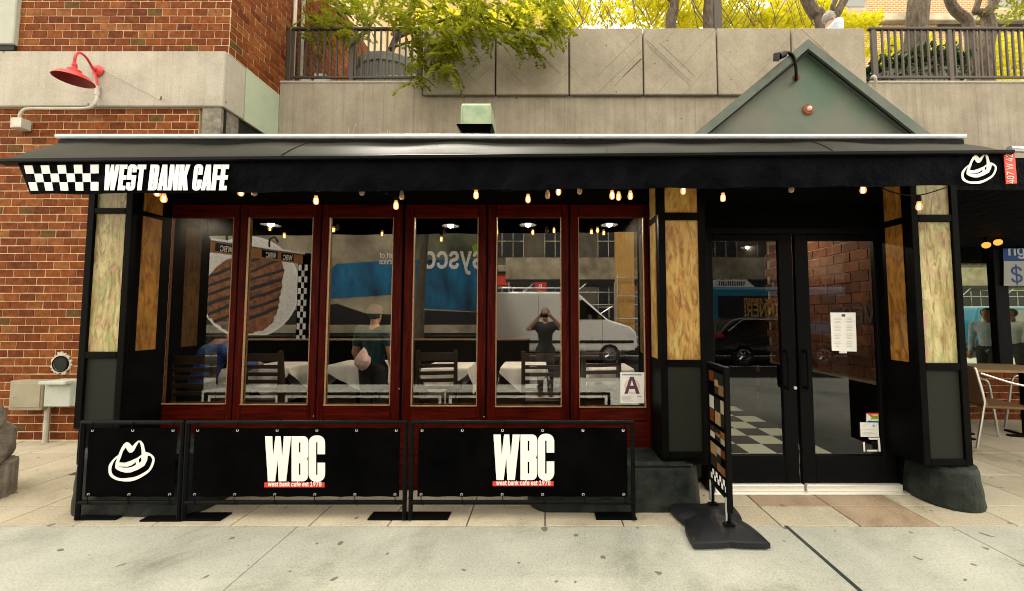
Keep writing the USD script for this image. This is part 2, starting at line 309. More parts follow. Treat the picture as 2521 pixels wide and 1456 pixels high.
def paving(name, c1, c2, spot=.7, speck=1.0):
    M[name] = usdkit.material(stage, f'/World/Looks/{name}', {
        'g': ('geometry', {}), 'n': ('noise_texture', {'scale': 1.3, 'detail': 6, 'roughness': .65}), 'r': ('rgb_ramp', {'ramp': [(.33, c1), (.67, c2)]}),
        'f': ('noise_texture', {'scale': 70, 'detail': 6, 'roughness': .75}), 'fr': ('rgb_ramp', {'ramp': [(.34, (.60, .60, .58)), (.52, (1, 1, 1)), (.7, (1.12, 1.12, 1.1))]}), 'fm': ('mix', {'mix_type': 'multiply', 'fac': .8 * speck}),
        'nd': ('noise_texture', {'scale': 9, 'detail': 3}), 'ad': ('vector_math', {'vector_math_type' if False else 'math_type': 'multiply_add', 'vector2': (.11, .11, .11)}),
        'v': ('voronoi_texture', {'scale': 4.6, 'dimensions': '2D'}), 'vl': ('math', {'math_type': 'less_than'}), 'vc': ('separate_color', {}), 'th': ('map_range', {'from_min': .66, 'from_max': 1.0, 'to_min': 0.02, 'to_max': .10}),
        'n7': ('noise_texture', {'scale': .8, 'detail': 7, 'roughness': .7, 'distortion': .4}), 'r7': ('rgb_ramp', {'ramp': [(.34, (.52, .53, .48)), (.44, (.86, .86, .84)), (.52, (1, 1, 1))]}), 'x7': ('mix', {'mix_type': 'multiply', 'fac': .85}),
        'va': ('math', {'math_type': 'multiply', 'value2': spot}), 'vp': ('mix', {'color2': (.045, .05, .045)}),
        'b': ('bump', {'strength': .35, 'distance': .003}), 'p': ('principled_bsdf', {'roughness': .82, 'specular_ior_level': .35})},
        [('g.position', 'n.vector'), ('n.fac', 'r.fac'), ('g.position', 'f.vector'), ('f.fac', 'fr.fac'), ('r.color', 'fm.color1'), ('fr.color', 'fm.color2'),
         ('g.position', 'nd.vector'), ('nd.color', 'ad.vector1'), ('g.position', 'ad.vector3'), ('ad.vector', 'v.vector'), ('v.distance', 'vl.value1'), ('v.color', 'vc.color'), ('vc.g', 'th.value'), ('th.result', 'vl.value2'),
         ('g.position', 'n7.vector'), ('n7.fac', 'r7.fac'), ('fm.color', 'x7.color1'), ('r7.color', 'x7.color2'), ('vl.value', 'va.value1'), ('va.value', 'vp.fac'), ('x7.color', 'vp.color1'), ('vp.color', 'p.base_color'), ('f.fac', 'b.height'), ('b.normal', 'p.normal')], surface='p.BSDF')
paving('paving_grey', (.38, .40, .355), (.50, .515, .46))
paving('paving_warm', (.46, .42, .32), (.56, .52, .41), .6)
paving('paving_warm_b', (.43, .385, .29), (.52, .47, .365), .6)
paving('paving_rusty', (.33, .235, .16), (.42, .33, .24), .4)
noisy('joint_dirt_and_shade', (.06, .055, .04), (.10, .09, .07), scale=8, rough=.95)  # dirt in the paving joints, and painted shade at the concrete panels
plain('green_sealant', (.022, .035, .03), .5)
noisy('asphalt', (.022, .021, .020), (.032, .030, .028), scale=30, rough=1.0, bump=.4, spec=.05)
noisy('kerb_granite', (.30, .29, .27), (.38, .37, .34), scale=20, rough=.8)
plain('road_paint', (.7, .7, .66), .6)

noisy('copper_verdigris', (.065, .115, .08), (.155, .14, .112), scale=1.3, rough=.55, spec=.5, bump=.1, bscale=8, detail=7)
noisy('copper_trim', (.05, .078, .06), (.10, .115, .085), scale=4, rough=.5, bump=.1, bscale=8)
noisy('vent_verdigris', (.20, .33, .20), (.36, .44, .28), scale=7, rough=.4, spec=.5)
noisy('rust', (.12, .03, .012), (.30, .09, .03), scale=30, rough=.8)
plain('pale_bulb', (.80, .62, .5), .35)
noisy('red_enamel', (.50, .028, .028), (.62, .05, .045), scale=6, rough=.42, spec=.5)
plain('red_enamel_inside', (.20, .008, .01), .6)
noisy('galvanised', (.42, .40, .34), (.52, .50, .43), scale=8, rough=.5, spec=.5)
noisy('tan_cabinet', (.26, .23, .155), (.33, .30, .21), scale=3, rough=.55)
noisy('meter_grey', (.42, .46, .40), (.50, .53, .47), scale=4, rough=.5)
noisy('rough_plaster', (.46, .42, .34), (.60, .56, .47), scale=15, rough=.9, bump=.8, bscale=40, bdist=.01)
noisy('lion_stone', (.13, .115, .09), (.27, .245, .20), scale=9, rough=.95, bump=1.0, bscale=45, bdist=.012)
noisy('rubber_base', (.003, .004, .006), (.008, .010, .013), scale=6, rough=.5, spec=.3, bump=.2, bscale=60)
plain('rail_brown', (.045, .032, .022), .5)
noisy('bark', (.05, .036, .025), (.13, .10, .07), scale=7, rough=.95, stretch=(3, 3, .8), bump=1.0, bscale=14, bdist=.02)
noisy('planter_concrete', (.20, .22, .20), (.28, .30, .27), scale=4, rough=.85, bump=.2)
leafy('leaf_lime', (.20, .22, .010), (.68, .64, .05), .6)
leafy('leaf_yellow', (.56, .52, .012), (.86, .78, .05), .6, 1.2)
leafy('leaf_ivy', (.02, .045, .008), (.08, .11, .02), .25)
plain('dry_stem', (.45, .38, .25), .8)
M['bulb_glow'] = usdkit.material(stage, '/World/Looks/bulb_glow', {'t': ('transparent_bsdf', {'color': (1, .8, .5)}), 'e': ('emission', {'color': (1.0, .40, .07), 'strength': .55}), 'm': ('mix_closure', {'fac': .7})}, [('t.BSDF', 'm.closure1'), ('e.emission', 'm.closure2')], surface='m.closure')
glow('bulb_core', (1.0, .60, .20), 40.0)
glow('indoor_light_glow', (1.0, .80, .58), 520.0)  # strength chosen to brighten the tables and floor tiles indoors
noisy('print_green', (.03, .035, .02), (.20, .21, .13), scale=1.4, rough=.5, detail=7)
plain('bulb_off', (.35, .25, .18), .15)
plain('paper', (.80, .80, .78), .6)
plain('ink', (.03, .028, .03), .6)
plain('pale_ink', (.45, .42, .40), .6)
plain('purple_ink', (.09, .035, .06), .6)
plain('blue_sign', (.02, .09, .42), .5)
plain('sign_white', (.68, .70, .72), .5)
noisy('dark_wood', (.018, .009, .005), (.035, .017, .009), scale=8, rough=.4)
noisy('teak', (.22, .13, .055), (.36, .23, .11), scale=6, rough=.55, stretch=(1, 9, 9))
noisy('wicker', (.12, .06, .022), (.20, .105, .042), scale=60, rough=.7, bump=.6, bscale=150)
plain('aluminium', (.75, .75, .73), .3, metallic=1)
noisy('linen', (.66, .65, .64), (.78, .77, .76), scale=6, rough=.8)
plain('tile_white', (.72, .76, .66), .35)
plain('tile_black', (.010, .009, .007), .4, .2)
noisy('red_carpet', (.075, .010, .008), (.11, .02, .014), scale=12, rough=.95)
noisy('dim_brick', (.055, .018, .009), (.11, .038, .018), scale=12, rough=.8, spec=.2)  # brick toned down in colour to look dim inside the doors
noisy('dim_brick_dark', (.03, .012, .008), (.07, .026, .014), scale=12, rough=.8, spec=.2)
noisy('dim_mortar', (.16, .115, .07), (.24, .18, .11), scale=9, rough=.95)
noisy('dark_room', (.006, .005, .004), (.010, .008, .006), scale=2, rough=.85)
plain('skin', (.42, .22, .14), .5)
plain('skin_dark', (.16, .08, .05), .5)
noisy('grey_hair', (.16, .15, .14), (.36, .34, .31), scale=40, rough=.7)
plain('dark_hair', (.02, .014, .01), .6)
noisy('pale_blue_shirt', (.34, .40, .50), (.52, .60, .70), scale=10, rough=.8, bump=.7, bscale=20, bdist=.02)
noisy('teal_shirt', (.004, .028, .034), (.012, .07, .075), scale=9, rough=.9, bump=.8, bscale=18, bdist=.02)
noisy('blue_jacket', (.01, .03, .12), (.03, .11, .36), scale=9, rough=.7, bump=.8, bscale=18, bdist=.02)
plain('dark_cloth', (.013, .013, .016), .8)
plain('white_cloth', (.6, .6, .58), .8)
plain('cap_maroon', (.06, .012, .01), .7)
plain('pink_bag', (.62, .42, .40), .5)
noisy('tan_basket', (.28, .16, .07), (.42, .26, .12), scale=40, rough=.8, bump=.5)
plain('white_vehicle', (.82, .81, .77), .3, .5, coat=.5)
noisy('cream_panel', (.16, .135, .085), (.50, .44, .31), scale=.9, rough=.5, detail=6)
plain('black_vehicle', (.012, .012, .012), .15, .5, coat=1)
plain('blue_vehicle', (.02, .19, .33), .3, coat=.5)
noisy('truck_blue', (.003, .02, .045), (.015, .20, .42), scale=1.1, rough=.4, detail=6, stretch=(1.6, 1, .8))
plain('truck_dark', (.008, .009, .012), .5)
plain('truck_green', (.22, .42, .03), .5)
plain('tyre', (.012, .012, .012), .8)
plain('taxi_yellow', (.72, .42, .02), .3, coat=.5)
plain('tail_red', (.55, .01, .01), .3)
noisy('steak', (.10, .03, .01), (.32, .12, .035), scale=9, rough=.5)
noisy('orange_panel', (.36, .13, .025), (.48, .20, .05), scale=2, rough=.6)
noisy('plywood', (.50, .27, .06), (.62, .36, .10), scale=3, rough=.7, stretch=(4, 4, .6))
noisy('pale_facade', (.09, .075, .05), (.14, .12, .085), scale=1.5, rough=.85)
noisy('tan_brick', (.42, .26, .13), (.50, .33, .18), scale=5, rough=.9)
M['far_brick'] = usdkit.material(stage, '/World/Looks/far_brick', {
    'g': ('geometry', {}), 'mp': ('mapping', {'rotation': (math.pi / 2, 0, 0)}),
    'b': ('brick_texture', {'color1': (.44, .22, .085), 'color2': (.36, .17, .065), 'mortar': (.60, .48, .33), 'scale': 1.0, 'mortar_size': .012, 'brick_width': .21, 'row_height': .085}),
    'p': ('principled_bsdf', {'roughness': .9})}, [('g.position', 'mp.vector'), ('mp.vector', 'b.vector'), ('b.color', 'p.base_color')], surface='p.BSDF')
# ------------------------------------------------------------------ depths (metres in front of the camera)
YWALL, YBAND, YFAR = 4.80, 4.75, 5.76
YW, YP, YB, YV = 3.50, 3.15, 2.97, 2.74          # window glass, pilaster face, barriers, awning valance
XCOR = at(548, 262, YBAND)[0]                    # corner of the brick building

# ================================================================== SETTING: ground, pavement, road, terrace
single('ground', cat([bx(-60, 60, -40, -12.6, -.30, -.14), bx(-60, 60, -12.6, 60, -.30, -.16)]), 'joint_dirt_and_shade', kind='structure')
pave = Thing('pavement', kind='structure')
pave.add('pavement_bed', bx(-40, 40, -2.6, 9, -.15, -.014), 'joint_dirt_and_shade')
def slab(x0, x1, y0, y1, mt, gap=.005, lift=0):
    m = cbx(x0 + gap, x1 - gap, y0 + gap, y1 - gap, -.06, lift, .004)
    pave.add('paving_slab', m, mt, smooth=False)
YS = 2.90
rows = [YS, 3.2, 3.8, 4.4, 5.0, 5.75]
for j in range(len(rows) - 1):
    for i in range(-14, 15):
        x0, x1 = i * .6 + .006, i * .6 + .606
        y0, y1 = rows[j], rows[j + 1]
        if j >= 1 and -5.3 < x0 and x1 < 3.4 and y0 > 3.3: continue
        if x0 / y0 < -1.75 or x0 / y1 > 1.65: continue
        near_door = 1.3 < x0 < 3.0 and j < 2
        slab(x0, x1, y0, y1, 'paving_rusty' if near_door and R.random() < .75 else ('paving_warm' if R.random() < .6 else 'paving_warm_b'), lift=R.uniform(-.0012, .0012))
big = [-9.3, -5.6, -1.87, 1.835, 3.09, 4.9, 8.6]
for a, b in zip(big[:-1], big[1:]):
    for c, d in ((1.25, YS), (-.6, 1.25), (-2.42, -.6)):
        slab(a, b, c, d, 'paving_grey', gap=.003 if a != 1.835 else .006, lift=R.uniform(-.0008, .0008))
pave.add('joint_sealant', bx(1.823, 1.849, -.6, YS, -.02, .0035), 'green_sealant')
pave.add('far_paving', cat([bx(-40, -9.31, -2.42, YS, -.06, 0), bx(8.61, 40, -2.42, YS, -.06, 0), bx(-40, -8.45, YS + .01, 4.7, -.06, 0), bx(9.1, 40, YS + .01, 5.7, -.06, 0)]), 'paving_grey', kind='stuff')
single('kerb', cbx(-40, 40, -2.6, -2.42, -.15, .0, .015), 'kerb_granite', kind='structure')
single('road', bx(-60, 60, -12.4, -2.6, -.3, -.13), 'asphalt', kind='structure')
single('lane_marking', cat([bx(x, x + 3, -5.72, -5.6, -.131, -.126) for x in range(-30, 40, 9)] + [bx(-40, 40, -8.9, -8.78, -.131, -.126)]), 'road_paint', kind='structure')
single('far_pavement', cbx(-60, 60, -40, -12.4, -.3, .0, .02), 'paving_grey', kind='structure')
ZT = Zr(205, YFAR)
single('terrace_floor', bx(-12, 22, YFAR + .25, 13.5, ZT - .5, ZT - .12), 'planter_concrete', kind='structure')

# ================================================================== LEFT BRICK BUILDING
bb = Thing('brick_building', 'red brick building with a pale concrete band and a red gooseneck lamp', 'building', (-6.5, YWALL, 0))
zb0, zb1 = Zr(262, YBAND), Zr(125, YBAND)
bb.add('mortar_bed', cat([bx(-14, XCOR - .35, YWALL + .005, YWALL + .3, -.1, zb0), bx(-14, XCOR + .0, YWALL + .005, 9.5, zb1, 9.2)]), 'mortar')
pitch_z = (Zr(700, YWALL) - Zr(898.5, YWALL)) / 10
pitch_x = Xr(400, YWALL, 60) - Xr(362.6, YWALL, 60)
def brick(x0, x1, z0, z1, y=YWALL, d=.05):
    p = R.uniform(-.002, .002)
    m = bx(x0 + .0062, x1 - .0062, y + p, y + d, z0 + .0062, z1 - .0062)
    m.vertices += NR.uniform(-.0013, .0013, m.vertices.shape) * [1, .5, 1]
    return m
def tone(): return f'brick_tone_{R.choices(range(7), [5, 6, 3, 5, 1.5, 2, .8])[0]}'
lower, upper = [], []
k = 0; z = 0.012
while z < zb0 - .03:
    off = (k % 2) * .5 * pitch_x - 7.75
    for i in range(20):
        x0, x1 = off + i * pitch_x, off + (i + 1) * pitch_x
        lim = XCOR - .35
        if x0 > lim - .04: break
        lower.append((x0, min(x1, lim), z, min(z + pitch_z, zb0 - .005)))
    z += pitch_z; k += 1
z = zb1 + .006; k = 0
while z < 6.35:
    off = (k % 2) * .5 * pitch_x - 7.75
    for i in range(22):
        x0, x1 = off + i * pitch_x, off + (i + 1) * pitch_x
        if x0 > XCOR - .04: break
        upper.append((x0, min(x1, XCOR), z, z + pitch_z))
    z += pitch_z; k += 1
def inview(b):
    x, zz = (b[0] + b[1]) / 2, (b[2] + b[3]) / 2
    if x < -7.2: return False
    if zz < zb0: return not (x > -5.55 and zz < 3.75)
    return zz < 5.95
seen = sorted([b for b in lower + upper if inview(b)], key=lambda b: (b[0] + 5) ** 2 + .3 * b[2] ** 2)
first = set(seen[:300])
rest = {}
for b in lower + upper:
    if b in first: bb.add('brick', brick(*b), tone(), smooth=False)
    elif inview(b) or b[3] > 5.8 or (b[1] > -7.9 and b[2] < zb0 and not (b[0] > -5.0 and b[2] < 3.3)): rest.setdefault(tone(), []).append(brick(*b))
# the side wall running back beside the terrace, past the reach of single bricks
z = zb1 + .006; k = 0
while z < 8.0:
    y = YWALL + .01 + (0 if k % 2 else -.5 * pitch_x)
    while y < 9.3:
        ya, yb = max(y, YWALL + .002), min(y + pitch_x, 9.4)
        if yb - ya > .03:
            rest.setdefault(tone(), []).append(bx(XCOR - .04, XCOR + R.uniform(.004, .008), ya + .0055, yb - .0055, z + .0055, z + pitch_z - .0055))
        y += pitch_x
    z += pitch_z; k += 1
for t, ms in rest.items(): bb.add('distant_bricks', cat(ms), t, smooth=False, kind='stuff')
bb.add('concrete_band', cbx(-14, XCOR, YBAND, YWALL + .3, zb0, zb1, .012), 'smooth_concrete')
bb.add('band_return', bx(XCOR - .3, XCOR + .001, YWALL + .301, YFAR - .003, zb0, zb1), 'green_stained_concrete')
bb.add('old_column', pxbox(497, 265, 543, 345, YBAND + .02, YBAND + .3), 'lion_stone')
bb.add('corner_window', cat([bx(XCOR - .06, XCOR - .04, YBAND + .1, YFAR, 3.0, zb0), bx(XCOR - .08, XCOR - .03, YBAND + .06, YBAND + .1, 3.0, zb0)]), 'dark_panel')
bb.add('wall_panel', pxbox(-40, -60, 38, 108, YWALL - .05, YWALL + .02, c=.01), 'grey_wall_panel')
bb.add('panel_sill', pxbox(-40, 108, 34, 124, YWALL - .03, YWALL + .02), 'dark_panel')
bb.add('interior_floor_edge', bx(-14, XCOR - .4, YWALL + .3, 9.5, 4.3, 4.4), 'void_black')

# red lamp
lp = Thing('wall_lamp', 'red enamel gooseneck barn lamp on the pale concrete band', 'lamp', at(243, 176, YBAND))
mount = at(243, 176, YBAND)
lp.add('wall_plate', lathe([(0, 0), (.072, 0), (.078, .012), (.06, .03), (.034, .04), (.03, .06), (0, .062)], 28, mount - [0, .002, 0], 'y'), 'red_enamel')
YL = 4.36
arm = curve([mount - [0, .05, 0], at(228, 168, 4.62), at(213, 143, 4.50), at(196, 130, 4.42), at(186, 138, YL), at(183, 155, YL)], 40)
lp.add('gooseneck', tube(arm, .014, 10), 'red_enamel')
sc = at(184, 156, YL)
s_ = (at(224, 186, YL)[0] - at(136, 186, YL)[0]) / 2 * .80
lp.add('neck', lathe([(0, 0), (.02, 0), (.024, -.03), (.018, -.035), (.026, -.04), (.024, -.075), (.06, -.085), (.062, -.13), (0, -.13)], 24, sc), 'red_enamel')
prof = [(.055, -.10), (.07, -.118), (.09, -.132), (.125, -.15), (s_ - .01, -.20), (s_, -.212), (s_ - .006, -.214), (.12, -.165), (.085, -.146), (.05, -.13)]
lp.add('shade', lathe(prof, 40, sc), 'red_enamel')
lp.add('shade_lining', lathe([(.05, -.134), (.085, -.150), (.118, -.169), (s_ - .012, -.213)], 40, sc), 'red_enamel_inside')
lp.add('stay_wire', tube([at(252, 170, 4.73), at(396, 246, 4.735)], .003, 5), 'galvanised')
lp.add('wire_hook', tube(curve([at(396, 246, 4.74), at(397, 238, 4.72), at(394, 246, 4.70)]), .006, 6), 'rust')
cd = Thing('conduit', 'grey metal conduit bending down from the red lamp to a small box', 'conduit', at(38, 303, 4.72))
cd.add('red_pipe', tube([mount - [.005, .03, .06], at(240, 213, 4.72)], .014, 10), 'red_enamel')
cd.add('fitting', cyl(at(240, 213, 4.72), at(239, 235, 4.72), .024, 14), 'galvanised')
cd.add('pipe', tube(curve([at(239, 232, 4.72), at(238, 247, 4.71), at(228, 262, 4.70), at(210, 267, 4.7), at(140, 268, 4.7), at(75, 268, 4.7), at(58, 272, 4.7), at(50, 283, 4.7), at(49, 292, 4.71)], 60), .0165, 10), 'galvanised')
cd.add('junction_box', pxbox(24, 290, 53, 315, 4.69, 4.79, c=.008), 'galvanised')
cd.add('box_lid', pxbox(26, 289, 52, 313, 4.682, 4.69, c=.003), 'galvanised')
# vent, cabinets
vt = Thing('wall_vent', 'round black exhaust vent in a ragged plaster ring on the brick wall', 'vent', at(153, 896, YWALL))
c = at(153, 896, YWALL)
ang = np.linspace(0, 2 * math.pi, 60, endpoint=False)
ring = [(0, 0)] + []
rr = .128 + .016 * NR.standard_normal(60) * .8
P = Polygon([(c[0] + rr[i] * math.cos(a), c[2] + rr[i] * math.sin(a) + (.02 if 1 < a < 2 else 0)) for i, a in enumerate(ang)]).buffer(0)
vt.add('plaster_ring', front(P, YWALL, .012), 'rough_plaster')
vt.add('duct', lathe([(.084, 0), (.104, 0), (.104, .012), (.097, .02), (.086, .014)], 32, c - [0, .008, 0], 'y'), 'black_metal')
vt.add('flap', lathe([(0, .008), (.06, .010), (.085, .007), (.085, .005), (0, .003)], 28, c - [0, .008, 0], 'y'), 'dark_panel')
cb = Thing('utility_cabinet', 'tan steel utility cabinet with a keyhole door, beside a grey meter box', 'cabinet', at(62, 975, 4.66))
cb.add('cabinet_body', pxbox(22, 938, 103, 1011, 4.66, 4.8, c=.008), 'tan_cabinet')
cb.add('door', pxbox(29, 944, 98, 1004, 4.652, 4.66, c=.006), 'tan_cabinet')
cb.add('lock', lathe([(0, 0), (.008, 0), (.008, .008), (0, .01)], 12, at(34, 977, 4.652), 'y'), 'silver')
mb = Thing('meter_box', 'pale grey meter box on the brick wall with a conduit below', 'meter box', at(140, 970, 4.60))
mb.add('box_body', cat([pxbox(108, 938, 172, 1002, 4.62, 4.8, c=.008), pxbox(172, 940, 196, 1000, 4.66, 4.8)]), 'meter_grey')
mb.add('box_lid', cbx(*(lambda a, b: (a[0], b[0], 4.55, 4.62, b[2], a[2]))(at(107, 938, 4.6), at(173, 946, 4.6)), .006), 'meter_grey')
mb.add('conduit', tube([[Xr(110, 4.72, 1040), 4.74, Zr(1002, 4.74)], [Xr(110, 4.72, 1040), 4.74, 0]], .026, 12), 'galvanised')

# ================================================================== TERRACE WALL
tw = Thing('terrace_wall', 'board marked concrete retaining wall with six diagonal patterned panels', 'wall', (0, YFAR, 0))
xL = XCOR + .003
zlo = Zr(205, YFAR)
tw.add('wall_base', cat([bx(xL, Xr(1040, YFAR, 220), YFAR, YFAR + .25, 3.13, zlo), bx(Xr(1040, YFAR, 220) + .002, Xr(2137, YFAR, 220) - .002, YFAR + .001, YFAR + .25, 3.13, Zr(236, YFAR)), bx(Xr(2137, YFAR, 220), 22, YFAR, YFAR + .25, 3.13, zlo)]), 'board_concrete')
tw.add('coping', cat([cbx(xL, Xr(1040, YFAR, 220) - .01, YFAR - .012, YFAR + .26, zlo, zlo + .035, .006), cbx(Xr(2140, YFAR, 220), 22, YFAR - .012, YFAR + .26, zlo, zlo + .035, .006)]), 'smooth_concrete')
pe = [1040, 1220, 1401, 1584, 1766, 1950, 2134]
for i in range(6):
    x0, x1 = Xr(pe[i], YFAR - .06, 150), Xr(pe[i + 1], YFAR - .06, 150)
    tw.add('concrete_panel', cbx(x0 + .012, x1 - .012, YFAR - .06, YFAR + .25, Zr(233, YFAR - .06), Zr(69, YFAR - .06), .012), 'diagonal_concrete_a' if i % 2 == 0 else 'diagonal_concrete_b')
    # raised form lines, each its own strip of relief
    zz0, zz1 = Zr(233, YFAR - .06) + .02, Zr(69, YFAR - .06) - .02
    lines = []
    for k in range(4):
        s0 = R.uniform(.1, .95); ln = R.uniform(.35, .9)
        xa = x0 + .03 + s0 * (x1 - x0 - .06)
        sx = 1 if i % 2 == 0 else -1
        za = zz0 + R.uniform(0, .5) * (zz1 - zz0)
        pts = LineString([(xa, za), (xa + sx * ln, za + ln)]).intersection(sbox(x0 + .03, zz0, x1 - .03, zz1))
        if pts.length > .15: lines.append(front(pts.buffer(.0045, cap_style='flat'), YFAR - .06, .004))
    if lines: tw.add('form_line', cat(lines), 'diagonal_concrete_b' if i % 2 else 'diagonal_concrete_a', kind='stuff')
tw.add('panel_backing', bx(Xr(1040, YFAR, 150), Xr(2132, YFAR, 150), YFAR + .1, YFAR + .24, Zr(236, YFAR) + .002, Zr(74, YFAR)), 'joint_dirt_and_shade')
tw.add('panel_shadow_strip', bx(Xr(1040, YFAR, 220), Xr(2134, YFAR, 220), YFAR - .02, YFAR, Zr(236.5, YFAR), Zr(232, YFAR)), 'joint_dirt_and_shade')  # dark strip stands in for the shadow line under the panels

def railing(name, label, px0, px1, first, step, posts, end_post=True):
    Yr = YFAR + .12
    t = Thing(name, label, 'railing', (Xr((px0 + px1) / 2, Yr, 150), Yr, zlo))
    x0, x1 = Xr(px0, Yr, 130), Xr(px1, Yr, 130)
    zt, zbm = Zr(71, Yr), Zr(191, Yr)
    t.add('top_rail', cbx(x0, x1, Yr - .03, Yr + .03, zt - .028, zt + .012, .008), 'rail_brown')
    t.add('bottom_rail', cbx(x0, x1, Yr - .016, Yr + .016, zbm - .018, zbm + .018, .004), 'rail_brown')
    for p in posts:
        x = Xr(p, Yr, 130)
        t.add('post', cbx(x - .035, x + .035, Yr - .022, Yr + .022, zlo + .03, zt - .028, .005), 'rail_brown')
    p = first
    while p < px1 - 4:
        x = Xr(p, Yr, 130)
        if min(abs(p - q) for q in posts) > 5:
            t.add('baluster', bx(x - .0125, x + .0125, Yr - .0125, Yr + .0125, zbm + .018, zt - .028), 'rail_brown', smooth=False)
        p += step
railing('terrace_railing', 'brown steel railing at the brick building corner under the overhanging branch', 706, 1040, 722, 15.4, [712, 867, 1036])
railing('terrace_railing', 'brown steel railing above the gable in front of the ivy planter', 2139, 2620, 2157, 16.1, [2150, 2338, 2530])

# ================================================================== CAFE FRONT
cf = Thing('cafe_front', 'single storey cafe front with red wood windows, glass doors and a copper gable', 'building', (0, YW, 0))
XL, XR_ = Xr(215, YP, 800), Xr(2375, YP, 800)
zroof = 3.02
cf.add('roof', bx(XL + .05, XR_, YP + .12, YFAR - .004, zroof, zroof + .1), 'dark_panel')
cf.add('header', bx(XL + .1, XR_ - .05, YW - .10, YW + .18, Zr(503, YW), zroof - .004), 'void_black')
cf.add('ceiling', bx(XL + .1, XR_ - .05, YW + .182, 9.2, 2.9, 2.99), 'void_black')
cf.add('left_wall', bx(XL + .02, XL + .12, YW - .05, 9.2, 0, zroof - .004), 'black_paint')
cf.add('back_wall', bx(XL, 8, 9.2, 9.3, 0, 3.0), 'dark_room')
cf.add('dining_floor', bx(XL + .13, Xr(1640, YW), YW + .13, 9.19, 0, .22), 'dark_wood')
# window wall below and beside the leaves
zsill = Zr(1036, YW)
cf.add('stall_riser', bx(Xr(372, YW), Xr(1640, YW), YW - .03, YW + .12, 0, zsill - .003), 'mahogany_rail')
for p0, p1 in ((340, 401), (1607, 1650)):
    cf.add('jamb', bx(Xr(p0, YW), Xr(p1, YW), YW - .06, YW + .12, zsill, Zr(503, YW) - .002), 'black_paint')
leaves = [(402, 584, 412, 571), (588, 786, 606, 768), (790, 989, 807, 967), (996, 1197, 1017, 1177), (1201, 1400, 1221, 1382), (1404, 1606, 1424, 1586)]
ztop = Zr(505, YW)
for n, (a, b, c0, c1) in enumerate(leaves):
    xa, xb, xc, xd = (Xr(v, YW) for v in (a, b, c0, c1))
    zb_, zt_ = Zr(994 + n * 1.6, YW), Zr(537, YW)
    w = cf.add('window_sash', cat([cbx(xa, xc, YW - .03, YW + .03, zsill, ztop, .006), cbx(xd, xb, YW - .03, YW + .03, zsill, ztop, .006)]), 'mahogany')
    cf.add('bottom_rail', cbx(xc + .001, xd - .001, YW - .026, YW + .026, zsill, zb_, .006), 'mahogany_rail', w)
    cf.add('top_rail', cbx(xc + .001, xd - .001, YW - .026, YW + .026, zt_, ztop, .006), 'mahogany_rail', w)
    cf.add('glazing_bead', cat([cbx(xc, xd, YW - .034, YW - .027, zb_ - .002, zb_ + .01, .002), cbx(xc - .001, xc + .008, YW - .024, YW - .005, zb_, zt_, .002), cbx(xd - .008, xd + .001, YW - .024, YW - .005, zb_, zt_, .002)]), 'teak', w)
    cf.add('pane', ([[xc, YW, zb_], [xd, YW, zb_], [xd, YW, zt_], [xc, YW, zt_]], [[0, 1, 2], [0, 2, 3]]), 'storefront_glass', w, smooth=False)
cf.add('sash_gap', cat([bx(Xr(b1, YW) + .001, Xr(b2, YW) - .001, YW - .015, YW + .1, zsill, ztop) for b1, b2 in ((584, 588), (786, 790), (989, 996), (1197, 1201), (1400, 1404))]), 'void_black')
cf.add('screw_cap', cat([ball(at(px, py, YW - .03), .006, 1) for px, py in ((772, 1025), (1192, 1027), (983, 958))]), 'silver')

# pilasters
def pilaster(face, ret, ret_side, rows_, woods, y_low):
    """face: (x0, x1) px of the wood on the front at mid height; rows_: px y of the bands."""
    x0, x1 = Xr(face[0], YP, 720), Xr(face[1], YP, 720)
    zt, zm0, zm1, zw, zl0, zl1 = (Zr(r, YP) for r in rows_)          # top, upper panel bottom, main panel top, main bottom, lower panel top, lower panel bottom
    fw = .055
    bod = cf.add('pilaster', cbx(x0 - fw, x1 + fw, YP + .012, YW - .02, .35, zroof - .003, .004), 'black_paint')
    cf.add('frame', cat([cbx(x0 - fw - .004, x0, YP - .02, YP + .012, zl1 - .05, zroof - .01, .004), cbx(x1, x1 + fw + .004, YP - .02, YP + .012, zl1 - .05, zroof - .01, .004),
                         cbx(x0, x1, YP - .02, YP + .012, zm1, zm0, .004), cbx(x0, x1, YP - .02, YP + .012, zl0, zw, .004), cbx(x0, x1, YP - .02, YP + .012, zl1 - .05, zl1, .004)]), 'black_paint', bod)
    cf.add('wood_panel', bx(x0, x1, YP, YP + .0118, zw, zm1), woods[0], bod)
    cf.add('upper_panel', bx(x0, x1, YP, YP + .0118, zm0, min(zt, zroof - .02)), woods[0], bod)
    cf.add('kick_panel', bx(x0, x1, YP, YP + .0118, zl1, zl0), 'dark_panel', bod)
    if ret_side:
        s = ret_side; xe = (x1 + fw) if s > 0 else (x0 - fw)
        ya, yb = YP + .07, YW - .12
        za, zbb = zw, zm1
        cf.add('side_panel', bx(xe, xe + s * .006, ya, yb, za, zbb), woods[1], bod)
        cf.add('upper_side_panel', bx(xe, xe + s * .006, ya, yb, zm0, zroof - .03), woods[1], bod)
    return x0 - fw, x1 + fw
pl = pilaster((226, 303), None, 1, (440, 514, 527, 866, 882, 1040), ('pale_marbled_wood', 'brown_marbled_wood'), 0)
pm = pilaster((1639, 1721), None, -1, (440, 525, 543, 886, 902, 1112), ('amber_marbled_wood', 'amber_marbled_wood'), 0)
pr = pilaster((2265, 2348), None, -1, (440, 530, 547, 894, 912, 1130), ('pale_marbled_wood', 'brown_marbled_wood'), 0)
